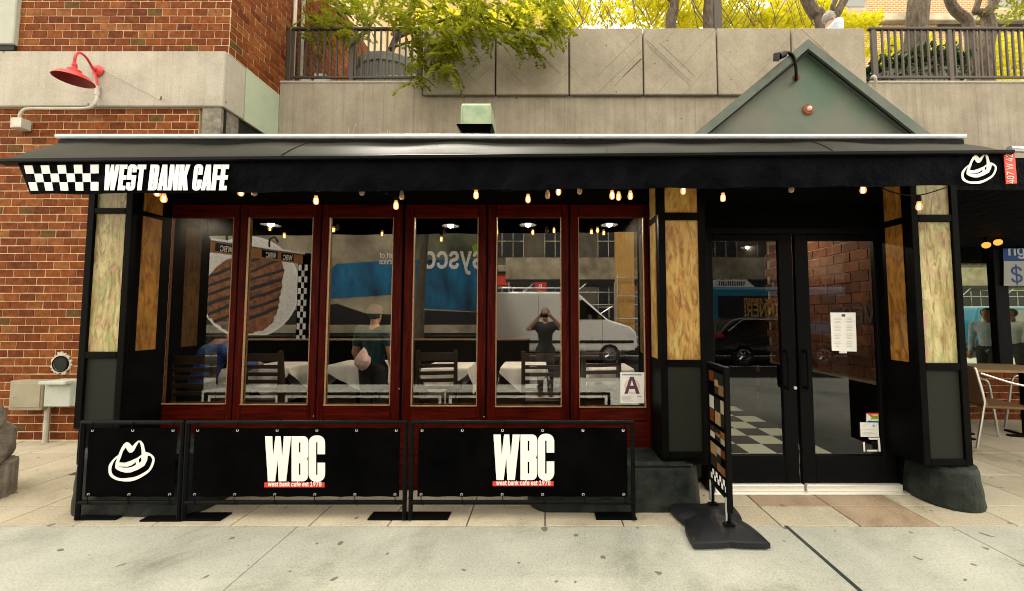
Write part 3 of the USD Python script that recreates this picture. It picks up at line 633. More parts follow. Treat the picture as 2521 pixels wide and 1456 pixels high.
# plinths
def plinth(x0, x1, y0, y1, h, r):
    a = sbox(x0, y0, x1, y1).buffer(-r).buffer(r, quad_segs=10)
    m = []
    for k, (ins, z) in enumerate(((0, 0), (-.008, .02), (.006, h * .3), (.018, h * .85), (.03, h * .95), (.06, h))):
        p = a.buffer(-ins); g = np.array(p.exterior.coords)[:-1]
        m.append(np.c_[g, np.full(len(g), z)])
    h_ = hull(np.vstack(m)); h_ = trimesh.Trimesh(*trimesh.remesh.subdivide_to_size(h_.vertices, h_.faces, .05), process=True)
    v_ = np.array(h_.vertices); n_ = np.array(h_.vertex_normals)
    h_.vertices = v_ + n_ * ((meshkit.fbm(v_ * 7, 4, 3) - .5) * .026)[:, None] * (v_[:, 2:] > .004); return h_
cf.add('plinth', plinth(Xr(143, 3.02, 1200), Xr(480, 3.02, 1200), 3.03, YW + .1, Zr(1105, 3.1), .16), 'green_black_stone')
cf.add('plinth', plinth(Xr(1300, 3.05, 1200), Xr(1738, 3.1, 1200), 3.09, YW + .05, Zr(1133, 3.18), .19), 'green_black_stone')
cf.add('plinth', plinth(3.27, Xr(2424, 3.2, 1200), 3.08, YW + .45, Zr(1142, 3.2), .22), 'green_black_stone')
cf.add('plinth_moulding', tube([[Xr(1560, 3.04, 1150), 3.035, Zr(1150, 3.03)], [Xr(1700, 3.04, 1150), 3.035, Zr(1150, 3.03)]], .008, 8), 'black_metal')

# doors
xd0, xd1 = Xr(1742, YW), Xr(2190, YW)
xc_ = Xr(1957, YW)
zd_top = Zr(578, YW)
cf.add('door_frame', cat([bx(xd0 - .05, xd0, YW - .05, YW + .1, 0, zd_top), bx(xd1, xd1 + .06, YW - .05, YW + .1, 0, zd_top), bx(xd0 - .05, xd1 + .06, YW - .05, YW + .1, zd_top, zd_top + .05)]), 'black_metal')
cf.add('transom', bx(xd0 - .05, xd1 + .06, YW - .02, YW + .1, zd_top + .05, Zr(503, YW) + .05), 'void_black')
doors = [(1744, 1955, 1757, 1921), (1961, 2188, 1994, 2157)]
for n, (a, b, g0, g1) in enumerate(doors):
    xa, xb, xg, xh = (Xr(v, YW, 850) for v in (a, b, g0, g1))
    z1, z2, z3, z4 = Zr(1120, YW), Zr(937, YW), Zr(896, YW), Zr(594, YW)
    d = cf.add('door', cat([cbx(xa + .002, xg, YW - .022, YW + .022, .02, zd_top - .004, .004), cbx(xh, xb - .002, YW - .022, YW + .022, .02, zd_top - .004, .004),
                            cbx(xg, xh, YW - .022, YW + .022, .02, z1, .004), cbx(xg, xh, YW - .022, YW + .022, z4, zd_top - .004, .004)]), 'black_metal')
    for za, zc in ((z1, z4),):
        cf.add('pane', ([[xg, YW, za], [xh, YW, za], [xh, YW, zc], [xg, YW, zc]], [[0, 1, 2], [0, 2, 3]]), 'door_glass', d, smooth=False)
    hx = Xr((1941, 1989)[n], YW - .07, 910)
    zh0, zh1 = Zr(965, YW - .07), Zr(858, YW - .07)
    cf.add('pull_handle', tube(curve([[hx, YW - .02, zh0 + .03], [hx, YW - .06, zh0 + .03], [hx, YW - .075, zh0 + .06], [hx, YW - .075, zh1 - .06], [hx, YW - .06, zh1 - .03], [hx, YW - .02, zh1 - .03]], 40), .014, 10), 'black_metal', d)
    if n == 0: cf.add('lock', lathe([(0, 0), (.017, 0), (.017, .012), (.012, .018), (0, .018)], 18, at(1956, 955, YW - .02), 'y'), 'brushed_steel', d)
    cf.add('kick_sill', cbx(xa, xb, YW - .075, YW - .03, .012, .07, .006), 'sill_metal', d)
cf.add('threshold', cbx(xd0 - .05, xd1 + .06, YW - .12, YW + .1, .001, .012, .003), 'sill_metal')
cf.add('right_jamb', bx(xd1 + .062, pr[0] + .1, YW - .04, YW + .1, 0, Zr(503, YW)), 'black_paint')
# vestibule: tiles, carpet, brick side wall
vx0, vx1 = Xr(1640, YW) + .01, XR_ - .25
vf = Thing('checker_floor', 'black and white checkered tile floor inside the cafe doors', 'floor', (2.4, 5, .05))
vf.prim.SetCustomDataByKey('kind', 'structure')
ts = .31
for j in range(10):
    for i in range(8):
        x0 = 1.38 + i * ts; y0 = YW + .12 + j * ts
        if x0 + ts > vx1 + .02: continue
        vf.add('floor_tile', bx(x0 + .0015, x0 + ts - .0015, y0 + .0015, y0 + ts - .0015, .02, .05), 'tile_white' if (i + j) % 2 else 'tile_black', smooth=False)
vf.add('red_carpet', bx(1.38, vx1, YW + .125 + 10 * ts, 9.19, .01, .045), 'red_carpet')
sw = Thing('vestibule_wall', 'brown brick side wall seen through the right door', 'wall', (vx1, 5.5, 0))
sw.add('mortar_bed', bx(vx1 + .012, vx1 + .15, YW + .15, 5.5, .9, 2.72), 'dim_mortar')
sw.add('shade_black_wall', cat([bx(vx1 - .005, vx1 + .15, YW + .15, 9.19, 0, .899), bx(vx1 + .004, vx1 + .15, 5.501, 9.19, .9, 2.98), bx(vx1 + .004, vx1 + .15, YW + .15, 5.5, 2.721, 2.98)]), 'void_black')  # black wall parts stand in for the dark interior around the brick
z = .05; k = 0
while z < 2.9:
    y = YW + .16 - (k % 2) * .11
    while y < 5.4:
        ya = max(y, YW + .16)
        sw.add('brick', bx(vx1 + R.uniform(0, .003), vx1 + .04, ya + .006, y + .216, z + .006, z + .106), R.choice(['dim_brick', 'dim_brick', 'dim_brick_dark']), smooth=False) if 0.9 < z < 2.6 else None
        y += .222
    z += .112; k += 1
sw.add('wall_lettering', text('WEST', .17, (vx1 - .004, 4.28, 1.52), (0, -1, 0), (0, 0, 1), (-1, 0, 0), mirror=True), 'ink')
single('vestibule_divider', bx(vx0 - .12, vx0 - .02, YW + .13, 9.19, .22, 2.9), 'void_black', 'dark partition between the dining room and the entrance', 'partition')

# gable
YG = 3.32
apex, gl, gr = at(1990, 102, YG), at(1708, 333, YG), at(2284, 333, YG)
outer = Polygon([(1990, 96), (2287, 333), (2262, 345), (1990, 131), (1727, 345), (1704, 333)])
tri = Polygon([(1990, 120), (1715, 345), (1715, 362), (2275, 362), (2275, 345)])
cf.add('gable', pxfront(tri, YG + .06, .05), 'copper_verdigris')
zlow = Zr(343, YG)
ga = cf.add('gable_fascia', cat([front(pxpoly(Polygon([(1990, 96), (1990, 120), (1722, 348), (1697, 340)]), YG - .06), YG + .05, .11), front(pxpoly(Polygon([(1990, 96), (1990, 120), (2278, 348), (2303, 339)]), YG - .06), YG + .049, .109)]), 'copper_trim')
rv = np.array([apex, gl, gr]); rb = rv + [0, YFAR - YG - .02, 0]
cf.add('gable_roof', hull([*(rv + [0, .07, -.02]), *(rb + [0, 0, -.02])]), 'copper_trim')
cf.add('gable_edge', cat([tube([at(1990, 129, YG - .06), at(1724, 346, YG - .06)], .007, 6), tube([at(1990, 129, YG - .06), at(2264, 346, YG - .06)], .007, 6)]), 'black_metal')
rc = at(1988, 271, YG + .01)
rs = cf.add('rosette', lathe([(0, 0), (.05, 0), (.052, .006), (.044, .018), (.03, .02), (0, .02)], 28, rc, 'y'), 'rust')
cf.add('rosette_cap', lathe([(0, 0), (.022, 0), (.02, .02), (.01, .03), (0, .032)], 18, rc - [0, .015, 0], 'y'), 'pale_bulb', rs)
gb = cf.add('lamp_bracket', tube(curve([at(1960, 198, YG), at(1960, 192, YG - .05), at(1959, 165, YG - .07), at(1953, 140, YG - .07), at(1940, 130, YG - .08), at(1926, 133, YG - .12)], 40), .0125, 10), 'black_metal')
cf.add('bracket_base', lathe([(0, 0), (.03, 0), (.03, .01), (.016, .02), (0, .02)], 16, at(1960, 192, YG + .01), 'y'), 'rust', gb)
cf.add('flood_lamp', cat([cyl(at(1930, 134, YG - .10), at(1916, 140, YG - .14), .03), hull([at(1921, 128, YG - .16), at(1904, 132, YG - .18), at(1903, 152, YG - .2), at(1918, 152, YG - .2), at(1922, 130, YG - .08), at(1905, 134, YG - .08), at(1904, 152, YG - .08), at(1919, 150, YG - .08)])]), 'black_metal', gb)
cf.add('right_bracket', tube(curve([at(2146, 192, 5.5), at(2150, 188, 5.45), at(2155, 194, 5.44), at(2155, 214, 5.5)], 24), .02, 8), 'galvanised')

# roof vent, dry weeds
YH = 4.3
hv = Thing('roof_vent', 'green copper hooded vent on the cafe roof behind the awning', 'vent', at(1171, 332, YH))
h0, h1 = at(1136, 308, YH), at(1207, 250, YH)
pr_ = [(0, 0), (0, h1[2] - h0[2] - .05), (.03, h1[2] - h0[2] - .01), (.08, h1[2] - h0[2]), (.30, h1[2] - h0[2] - .02), (.42, h1[2] - h0[2] - .12), (.45, 0)]
hood = trimesh.creation.extrude_polygon(Polygon(pr_), h1[0] - h0[0], engine='earcut')
hv.add('hood', frame_place(hood, (h0[0], YH, h0[2]), (0, 1, 0), (0, 0, 1), (1, 0, 0)), 'vent_verdigris')
hv.add('side_lip', cat([cbx(x - .008, x + .008, YH - .012, YH + .44, h0[2] - .01, h1[2] - .06, .004) for x in (h0[0], h1[0])]), 'vent_verdigris')
f0, f1 = at(1126, 312, YH), at(1214, 320, YH)
hv.add('flange', hull([[f0[0], YH - .06, f0[2] + .0], [f1[0], YH - .06, f0[2]], [f0[0], YH + .5, f0[2]], [f1[0], YH + .5, f0[2]], [h0[0], YH, f1[2] - .02], [h1[0], YH, f1[2] - .02], [h0[0], YH + .45, f1[2] - .02], [h1[0], YH + .45, f1[2] - .02]]), 'black_metal')
hv.add('curb', bx(h0[0] + .015, h1[0] - .01, YH + .01, YH + .44, zroof + .1, f1[2] - .02), 'black_metal')
ws = []
for i in range(46):
    p = at(R.uniform(862, 1005), 336, 3.9); p[2] = zroof + .1; p[1] += R.uniform(-.3, .3)
    top = p + [R.uniform(-.12, .12), R.uniform(-.1, .1), R.uniform(.15, .42) * (1.2 if p[0] < Xr(900, 3.9) else 1)]
    ws.append(tube(curve([p, (p + top) / 2 + [R.uniform(-.03, .03), 0, .03], top, top + [R.uniform(-.05, .05), 0, R.uniform(-.05, .02)]], 9), .003, 4))
single('dry_weeds', cat(ws), 'dry_stem', 'thin dry weeds growing on the flat roof beside the copper vent', 'weeds', kind='stuff')

# ================================================================== AWNING
YC = 3.10
aw = Thing('awning', 'long black retractable awning with a lettered valance over the cafe front', 'awning', (0, YC, 2.9))
zc0, zc1 = Zr(346, YC - .07), Zr(331, YC - .07)
xa, xb = Xr(137, YC - .07, 340), Xr(2379, YC - .07, 340)
aw.add('top_rail', cbx(xa, xb, YC - .085, YC + .04, zc1 - .035, zc1, .01), 'awning_rail_white')
aw.add('cassette', cbx(xa + .004, xb - .004, YC - .06, YC + .04, zc0 - .085, zc1 - .036, .006), 'black_metal')
zfu = lambda u: Zr(393 - 21 * u, YV + .02)
xf0, xf1 = Xr(-5, YV, 390), Xr(2487, YV, 385)
nx_, ny_ = 220, 14
G = np.zeros((nx_, ny_, 3))
for i, u in enumerate(np.linspace(0, 1, nx_)):
    wob = .006 * math.sin(u * 23 + 1.2) * math.sin(u * 9.1) + .003 * math.sin(u * 61)
    for j, v in enumerate(np.linspace(0, 1, ny_)):
        xt = xa + .05 + u * (xb - xa - .08); xbm = xf0 + u * (xf1 - xf0)
        zt = zc0 - .028 + wob * 1.3
        y = YC - .075 + v * (YV + .03 - YC + .075)
        zf = zfu(u)
        zz = zt + v * (zf - zt) + .008 * math.sin(v * math.pi) * (1 + .3 * math.sin(u * 31)) + wob * (1 - v) * .5
        if v > .86: zz -= (v - .86) ** 2 * 1.1
        G[i, j] = (xt + v * (xbm - xt), y, zz)
aw.add('fabric', shell(G, .004), 'awning_canvas', smooth=60)
aw.add('fabric_seam', cat([tube([G[int(u * nx_), j] + [0, -.004, .004] for j in range(ny_)], .0035, 5) for u in (.275, .60, .83)]), 'awning_canvas')
aw.add('front_bar', cat([hull([[x, y, zfu(u) - d] for x, u in ((xf0, 0), (xf1, 1)) for y, d in ((YV - .03, .014), (YV - .03, .034), (YV - .018, .006), (YV + .045, .006), (YV + .045, .04), (YV - .02, .04))])]), 'black_metal')
aw.add('bar_end', cyl(at(2484, 367, YV), at(2540, 370, YV), .022, 14), 'silver')
def vbot(u): return Zr(477 - 23 * u, YV)
V = np.zeros((260, 18, 3))
xv0, xv1 = Xr(38, YV, 430), Xr(2496, YV, 420)
for i, u in enumerate(np.linspace(0, 1, 260)):
    for j, v in enumerate(np.linspace(0, 1, 18)):
        zt = Zr(401 - 24 * u, YV)
        z = zt + v * (vbot(u) - zt)
        x = xv0 + u * (xv1 - xv0) + (.10 * v * max(0, 1 - u * 14)) - (.0 if u < .97 else 0) + (.03 * v * max(0, (u - .93) / .07))
        amp = .5 if (u < .24 or u > .92) else 1.0
        y = YV + .008 + amp * (.004 * math.sin(u * 95 + 2 * v) * math.sin(u * 17) * (.3 + v) + .0035 * math.sin(u * 41 + v * 5) * v) + .012 * v
        V[i, j] = (x, y, z + (.004 * math.sin(u * 70) if j == 17 else 0))
aw.add('valance', shell(V, .003), 'black_canvas', smooth=60)
for s in (270, 2235):
    xs = Xr(s, 2.95, 450)
    aw.add('folding_arm', cat([tube([[xs, YC - .04, zc0 - .14], [xs + (.3 if s < 1000 else -.3), YC - .2, zc0 - .30], [xs + (.06 if s < 1000 else -.06), YV + .06, zfu(.5) - .10]], .018, 8)]), 'black_metal')
YT = YV - .002
# checker flag
q00, q10, q11, q01 = np.array([60, 408.]), np.array([244, 406.]), np.array([243, 470.]), np.array([76, 470.])
def bil(u, v): return (1 - u) * (1 - v) * q00 + u * (1 - v) * q10 + u * v * q11 + (1 - u) * v * q01
for r in range(3):
    for c_ in range(9):
        if (r + c_) % 2 == 0:
            u0, u1, v0, v1 = c_ / 9, (c_ + 1) / 9, r / 3, (r + 1) / 3
            aw.add('white_square', pxfront(Polygon([bil(u0, v0), bil(u1, v0), bil(u1, v1), bil(u0, v1)]), YT), 'valance_white', smooth=False)

# condensed lettering, drawn stroke by stroke (unit height, y up)
def rnd(p, r): return p.buffer(-r).buffer(r, quad_segs=6)
def glyph(c):
    R4 = lambda x0, y0, x1, y1: sbox(x0, y0, x1, y1)
    if c == 'W':
        P = [(0, 1), (.163, 1), (.182, .54), (.238, 1), (.354, 1), (.389, .53), (.429, 1), (.592, 1), (.48, 0), (.308, 0), (.289, .483), (.228, 0), (.065, 0)]
        return Polygon(P), .60
    if c == 'B':
        a = rnd(R4(0, .46, .375, 1), .11).union(R4(0, .46, .2, 1)); b = rnd(R4(0, 0, .37, .54), .11).union(R4(0, 0, .2, .54))
        return a.union(b).difference(R4(.165, .64, .2, .86)).difference(R4(.165, .14, .2, .40)), .385
    if c == 'C':
        return rnd(R4(0, -.01, .37, 1.015), .16).difference(R4(.165, .14, .2, .865)).difference(R4(.19, .41, .4, .6)), .375
    if c == 'E': return R4(0, 0, .31, 1).difference(R4(.18, .17, .4, .415)).difference(R4(.18, .585, .4, .83)), .33
    if c == 'F': return R4(0, 0, .31, 1).difference(R4(.18, -.1, .4, .40)).difference(R4(.18, .57, .4, .83)), .32
    if c == 'T': return R4(0, .82, .36, 1).union(R4(.09, 0, .27, 1)), .37
    if c == 'S':
        o = rnd(R4(0, -.01, .37, 1.01), .15)
        return o.difference(R4(.165, .60, .205, .86)).difference(R4(.19, .585, .4, .70)).difference(R4(.165, .14, .205, .40)).difference(R4(-.1, .30, .18, .415)), .38
    if c == 'A': return Polygon([(.10, 1), (.30, 1), (.40, 0), (.235, 0), (.225, .17), (.175, .17), (.165, 0), (0, 0)]).difference(Polygon([(.2, .80), (.182, .33), (.218, .33)])), .41
    if c == 'N': return Polygon([(0, 0), (0, 1), (.17, 1), (.245, .5), (.245, 1), (.40, 1), (.40, 0), (.24, 0), (.155, .52), (.155, 0)]), .415
    if c == 'K': return Polygon([(0, 0), (0, 1), (.18, 1), (.18, .58), (.24, 1), (.415, 1), (.31, .56), (.42, 0), (.24, 0), (.18, .38), (.18, 0)]), .42
def word(s, track=.012, space=.16):
    x, out = 0, []
    for ch in s:
        if ch == ' ': x += space; continue
        g, w = glyph(ch); out.append(affinity.translate(g, x, 0)); x += w + track
    return out, x - track
def px_letters(t, parent_name, s, px0, px1, ytop, ybot, Y, slant=0., mt='white_print', under=None, track=.012, part='letter', lean=0):
    gl_, w = word(s, track)
    for g in gl_:
        f = lambda a: np.array([(px0 + (u + slant * (v - .0)) / (w + abs(slant)) * (px1 - px0) + lean * (1 - v), ybot + v * (ytop - ybot)) for u, v in a])
        t.add(part, pxfront(shapely.transform(g, f), Y), mt, under, smooth=False)
px_letters(aw, '', 'WEST BANK CAFE', 254, 566, 406, 469, YT, .12, 'white_print')
def hat(px0, py0, w, h):
    """fedora logo; box of the drawing: 90..1325 x 185..1270 on its own square."""
    P = lambda pts: Polygon(pts)
    brim = affinity.rotate(affinity.scale(Point(0, 0).buffer(1, quad_segs=32), 655, 345), -24)
    brim_o = P(curve([(90, 960), (130, 800), (360, 570), (700, 500), (1080, 490), (1260, 570), (1325, 700), (1250, 930), (1080, 1100), (750, 1260), (400, 1262), (190, 1180), (110, 1080), (90, 960)], 120)[:-1])
    brim_i = P(curve([(168, 960), (200, 830), (320, 660), (640, 580), (1150, 590), (1240, 640), (1262, 720), (1200, 890), (1100, 1000), (800, 1150), (440, 1190), (270, 1140), (190, 1060), (168, 960)], 120)[:-1])
    crown = P([(270, 910), (285, 780), (330, 640), (360, 565), (430, 400), (500, 280), (580, 222), (650, 250), (725, 342), (800, 260), (880, 190), (960, 190), (1030, 280), (1080, 490), (1145, 590), (1120, 720), (1050, 860), (880, 960), (690, 1035), (560, 1045), (420, 1010), (320, 960)])
    face = P([(375, 765), (430, 620), (480, 470), (555, 365), (600, 450), (650, 505), (720, 505), (780, 450), (840, 330), (912, 205), (950, 290), (975, 430), (980, 560), (870, 640), (700, 720), (520, 780)])
    slit = P([(345, 845), (420, 880), (600, 885), (720, 840), (830, 755), (825, 830), (740, 880), (620, 912), (480, 910), (370, 880)])
    buck = P([(905, 685), (970, 625), (970, 735), (905, 785)])
    body = brim_o.difference(brim_i).union(crown).difference(face).difference(slit).difference(buck).buffer(0)
    s = lambda a: np.array([(px0 + (x - 90) / 1235 * w, py0 + (y - 185) / 1085 * h) for x, y in a])
    return shapely.transform(body, s)
aw.add('hat_logo', pxfront(hat(2366, 380, 87, 73), YT), 'valance_white', smooth=False)
aw.add('address_band', pxfront(Polygon([(2470, 378), (2497, 378), (2503, 452), (2476, 454)]), YT), 'red_print', smooth=False)
ex = at(2486, 380, YT) - at(2490, 450, YT); hh = np.linalg.norm(ex); ex = ex / hh
ey = np.cross([0, -1, 0], ex)
aw.add('address_text', text('407 W 42', .052, at(2496, 453, YT - .0035), ex, ey, (0, -1, 0), width=hh * 1.02, bold=False), 'pale_print', smooth=False)

# ================================================================== STRING LIGHTS
sl = Thing('string_lights', 'string of warm filament bulbs hanging under the awning edge', 'string lights', (0, 2.86, 2.55))
YLT = 2.86
bulbs = [(387, 475, 1), (403, 490, 1), (593, 474, 1), (626, 474, 0), (778, 495, 1), (891, 473, 0), (975, 507, 1), (989, 483, 0), (1172, 481, 1), (1300, 491, 1), (1348, 481, 0), (1375, 472, 1), (1427, 470, 0), (1507, 482, 1), (1523, 485, 1), (1552, 483, 1), (1682, 470, 1), (1780, 488, 1), (1948, 466, 0), (2125, 468, 1), (2263, 509, 1)]
wire = []
for (px, py, on) in bulbs:
    y_ = YLT + R.uniform(-.04, .06)
    c = at(px, py, y_)
    rb = .0215
    if on: core = cyl(c + [0, 0, -.02], c + [0, 0, .020], .009, 8)
    bl = sl.add('bulb', lathe([(0, -.031), (.010, -.029), (.018, -.021), (rb, -.005), (.0195, .010), (.013, .030), (.011, .042), (0, .042)], 16, c), 'bulb_glow' if on else 'bulb_off')
    sl.add('socket', lathe([(0, .04), (.014, .04), (.016, .052), (.016, .078), (.009, .088), (0, .088)], 12, c), 'black_metal', bl)
    if on: sl.add('filament', core, 'bulb_core', bl)
    wire.append(c + [0, 0, .09])
pts = []
for a, b in zip(wire[:-1], wire[1:]):
    pts += [a, (a + b) / 2 - [0, 0, .03 + .02 * np.linalg.norm(a - b)]] if np.linalg.norm(a - b) > .15 else [a]
pts.append(wire[-1]); pts.append(at(2330, 462, YLT))
sl.add('cable', tube(curve(pts, 260), .005, 6), 'black_metal')
# ================================================================== BARRIERS
def barrier(px0, px1, label, feet, hat_box=None, wbc=None):
    x0, x1 = Xr(px0, YB, 1140), Xr(px1, YB, 1140)
    zt, zb_ = Zr(1040, YB), Zr(1237, YB)
    t = Thing('banner_barrier', label, 'barrier', ((x0 + x1) / 2, YB, 0), 'black banner barriers along the cafe front')
    r = .017
    t.add('post', tube([[x0, YB, .012], [x0, YB, zt]], r, 12), 'black_metal')
    t.add('post', tube([[x1, YB, .012], [x1, YB, zt]], r, 12), 'black_metal')
    tr = t.add('top_rail', tube([[x0 - .01, YB, zt], [x1 + .01, YB, zt]], r, 12), 'black_metal')
    br = t.add('bottom_rail', tube([[x0, YB, zb_], [x1, YB, zb_]], r, 12), 'black_metal')
    inner = Xr(px0 + 16, YB, 1140), Xr(px1 - 14, YB, 1140)
    zb0, zb1 = Zr(1223, YB), Zr(1054, YB)
    n, m = 60, 14
    G = np.zeros((n, m, 3))
    ph = R.uniform(0, 6)
    for i, u in enumerate(np.linspace(0, 1, n)):
        for j, v in enumerate(np.linspace(0, 1, m)):
            sc = .0022 * math.sin(u * math.pi * 2 * max(2, round((x1 - x0) / .22)))
            G[i, j] = (inner[0] + u * (inner[1] - inner[0]), YB + .003 * math.sin(u * 9 + ph) * math.sin(v * 3), zb0 + v * (zb1 - zb0) + (sc if j in (0,) else -sc if j == m - 1 else 0))
    b = t.add('banner', shell(G, .0025), 'black_banner', smooth=60)
    k = max(3, round((x1 - x0) / .27)); gm, tie = [], []
    for i in range(k):
        x = inner[0] + .03 + i * (inner[1] - inner[0] - .06) / (k - 1)
        for z, zr_ in ((zb1 - .018, zt), (zb0 + .018, zb_)):
            gm.append(lathe([(.006, 0), (.011, 0), (.011, .003), (.006, .003)], 12, (x, YB - .003, z), 'y'))
            tie.append(tube([[x, YB - .006, z], [x + .008, YB - .02, (z + zr_) / 2], [x + .015, YB - .019, zr_], [x + .02, YB, zr_ + (.02 if zr_ > z else -.02)]], .0032, 5))
    t.add('grommets', cat(gm), 'brushed_steel', b, kind='stuff'); t.add('cable_ties', cat(tie), 'black_canvas', b, kind='stuff')
    Yp = YB - .0055
    if hat_box: t.add('hat_logo', pxfront(hat(*hat_box), Yp, .0015), 'white_print', b, smooth=False)
    if wbc:
        a, c_, y0, y1, s0, s1 = wbc
        px_letters(t, '', 'WBC', a, c_, y0, y1, Yp, 0, 'white_print', b, track=.004, lean=0)
        t.add('red_strip', pxfront(sbox(a - 2, s0, c_ - 2, s1), Yp, .0015), 'red_print', b, smooth=False)
        xm0, xm1 = at(a + 6, s1 - 2.5, Yp - .002), at(c_ - 10, s1 - 2.5, Yp - .002)
        t.add('strip_text', text('west bank cafe est 1978', .034, xm0, (1, 0, 0), (0, 0, 1), (0, -1, 0), d=.001, width=xm1[0] - xm0[0]), 'white_print', b, smooth=False)
    for (fx, sd, yo) in feet:
        x = x0 if fx == 0 else x1
        t.add('foot_plate', hull([[x + s0, YB + .07 + yo + s1, z] for s0 in (-.03 if sd > 0 else -.29, .29 if sd > 0 else .03) for s1 in (-.055, .055) for z in (0.001, .012)]), 'black_metal')
    return t
barrier(199, 447, 'short black barrier banner with a white hat, leftmost of the three', [(0, 1, -.01), (1, -1, -.03)], hat_box=(267, 1085, 114, 100))
barrier(459, 998, 'long black barrier banner with white WBC letters beside the hat banner', [(0, 1, -.02), (1, -1, -.01)], wbc=(653, 801, 1074, 1185, 1188, 1200))
barrier(1013, 1558, 'long black barrier banner with white WBC letters nearest the doors', [(0, 1, -.01), (1, -1, -.005)], wbc=(1215, 1365, 1070, 1182, 1185, 1197))

# ================================================================== ROLLING SIGN
sg = Thing('sidewalk_sign', 'black double sided poster sign on a rubber wheel base before the doors', 'sign', (1.36, 2.72, 0))
nx, ny, fx, fy = 1.322, 2.70, 1.341, 3.05
L = math.hypot(fx - nx, fy - ny) ; du = np.array([(fx - nx) / L, (fy - ny) / L, 0]); dn = np.array([-du[1], du[0], 0])
zt = Zr(905, 2.70); zb_ = Zr(1236, 2.70)
O = np.array([nx, ny, 0])
def lp_(u, w, z): return O + du * u + dn * w + np.array([0, 0, z])
def lbox(u0, u1, w0, w1, z0, z1): return hull([lp_(u, w, z) for u in (u0, u1) for w in (w0, w1) for z in (z0, z1)])
for u0, u1, z0, z1 in ((0, .028, zb_ - .08, zt), (L - .028, L, zb_ - .08, zt), (.0281, L - .0281, zt - .03, zt), (.0281, L - .0281, zb_, zb_ + .03)):
    sg.add('frame', lbox(u0, u1, -.018, .018, z0, z1), 'black_metal')
bd = sg.add('poster_board', lbox(.027, L - .027, -.009, .009, zb_ + .02, zt - .02), 'black_banner')
u_, z_ = lambda a: .03 + a * (L - .06), lambda b: zb_ + .03 + b * (zt - zb_ - .06)
pm_ = ['wicker', 'dark_panel', 'tan_cabinet', 'steak', 'black_banner', 'brick_tone_5', 'galvanised', 'dark_wood', 'teak', 'dark_panel']
k = 0
for z0, z1, cols in ((.78, .97, ((.02, .36), (.38, .60), (.64, .97))), (.52, .75, ((.02, .26), (.28, .62), (.68, .97))), (.38, .49, ((.02, .30), (.33, .62), (.68, .97))), (.13, .34, ((.02, .30), (.32, .56), (.58, .97)))):
    for a0, a1 in cols:
        sub = R.choice((2, 3))
        for s in range(sub):
            za = z0 + (z1 - z0) * s / sub; zc_ = z0 + (z1 - z0) * (s + 1) / sub - .006
            for w0, w1 in ((.0092, .0105), (-.0105, -.0092)):
                sg.add('poster_photo', lbox(u_(a0), u_(a1), w0, w1, z_(za), z_(zc_)), pm_[(k * 7 + s) % 10], bd, smooth=False)
        k += 1
for i in range(9):
    for r_ in range(2):
        if (i + r_) % 2 == 0:
            for w0, w1 in ((.0092, .0105), (-.0105, -.0092)):
                sg.add('check_square', lbox(u_(i / 9), u_((i + 1) / 9), w0, w1, z_(.01 + .045 * r_), z_(.055 + .045 * r_)), 'white_print', bd, smooth=False)
# rubber base: a four pointed star plan, sloping top, grip ribs
bc = np.array([1.275, 2.87])
hx_, hy_ = .262, .27
plan = []
for k, a in enumerate(np.linspace(0, 2 * math.pi, 64, endpoint=False)):
    cx, cy = math.cos(a), math.sin(a)
    r = 1 / max(abs(cx), abs(cy))
    pinch = 1 - .20 * (1 - abs(math.sin(2 * a)) ** .7) * (1 if abs(cx) > abs(cy) else .35)
    plan.append((cx * r * pinch, cy * r * pinch))
plan = np.array(plan)
levels = [(.93, 0.0), (1.0, .015), (1.0, .048), (.96, .058), (.62, .092), (.36, .102), (.30, .103)]
v = []; f = []
for s, z in levels:
    for a, b in plan: v.append((bc[0] + a * hx_ * s, bc[1] + b * hy_ * s, z + .002))
n = 64
for l in range(len(levels) - 1):
    for i in range(n):
        a, b = l * n + i, l * n + (i + 1) % n
        f += [(a, b, b + n), (a, b + n, a + n)]
v += [(bc[0], bc[1], .002), (bc[0], bc[1], .137)]
for i in range(n): f += [(len(v) - 2, (i + 1) % n, i), (len(v) - 1, (len(levels) - 1) * n + i, (len(levels) - 1) * n + (i + 1) % n)]
base = trimesh.Trimesh(np.array(v), np.array(f), process=False)
rbase = sg.add('rubber_base', base, 'rubber_base', smooth=25)
ribs = []
for sx in (-1, 1):
    for i in range(9):
        s = .42 + i * .055
        zz = np.interp(s, [.36, .60, .96], [.104, .093, .059])
        ribs.append(tube([[bc[0] + sx * hx_ * s * .80, bc[1] - hy_ * s * .62, zz + .002], [bc[0] + sx * hx_ * s * .80, bc[1] + hy_ * s * .62, zz + .002]], .0035, 5))
sg.add('grip_ribs', cat(ribs), 'rubber_base', rbase, kind='stuff')
for u in (.03, L - .03):
    p = lp_(u, 0, 0)
    sg.add('spring_mount', cat([cyl([p[0], p[1], .09], [p[0], p[1], zb_ - .02], .013, 12), bx(p[0] - .035, p[0] + .035, p[1] - .02, p[1] + .02, .098, .112)]), 'black_metal')
    sg.add('chrome_pin', tube([[p[0] - .025, p[1] - .014, .14], [p[0] - .025, p[1] - .014, .30]], .008, 8), 'silver')

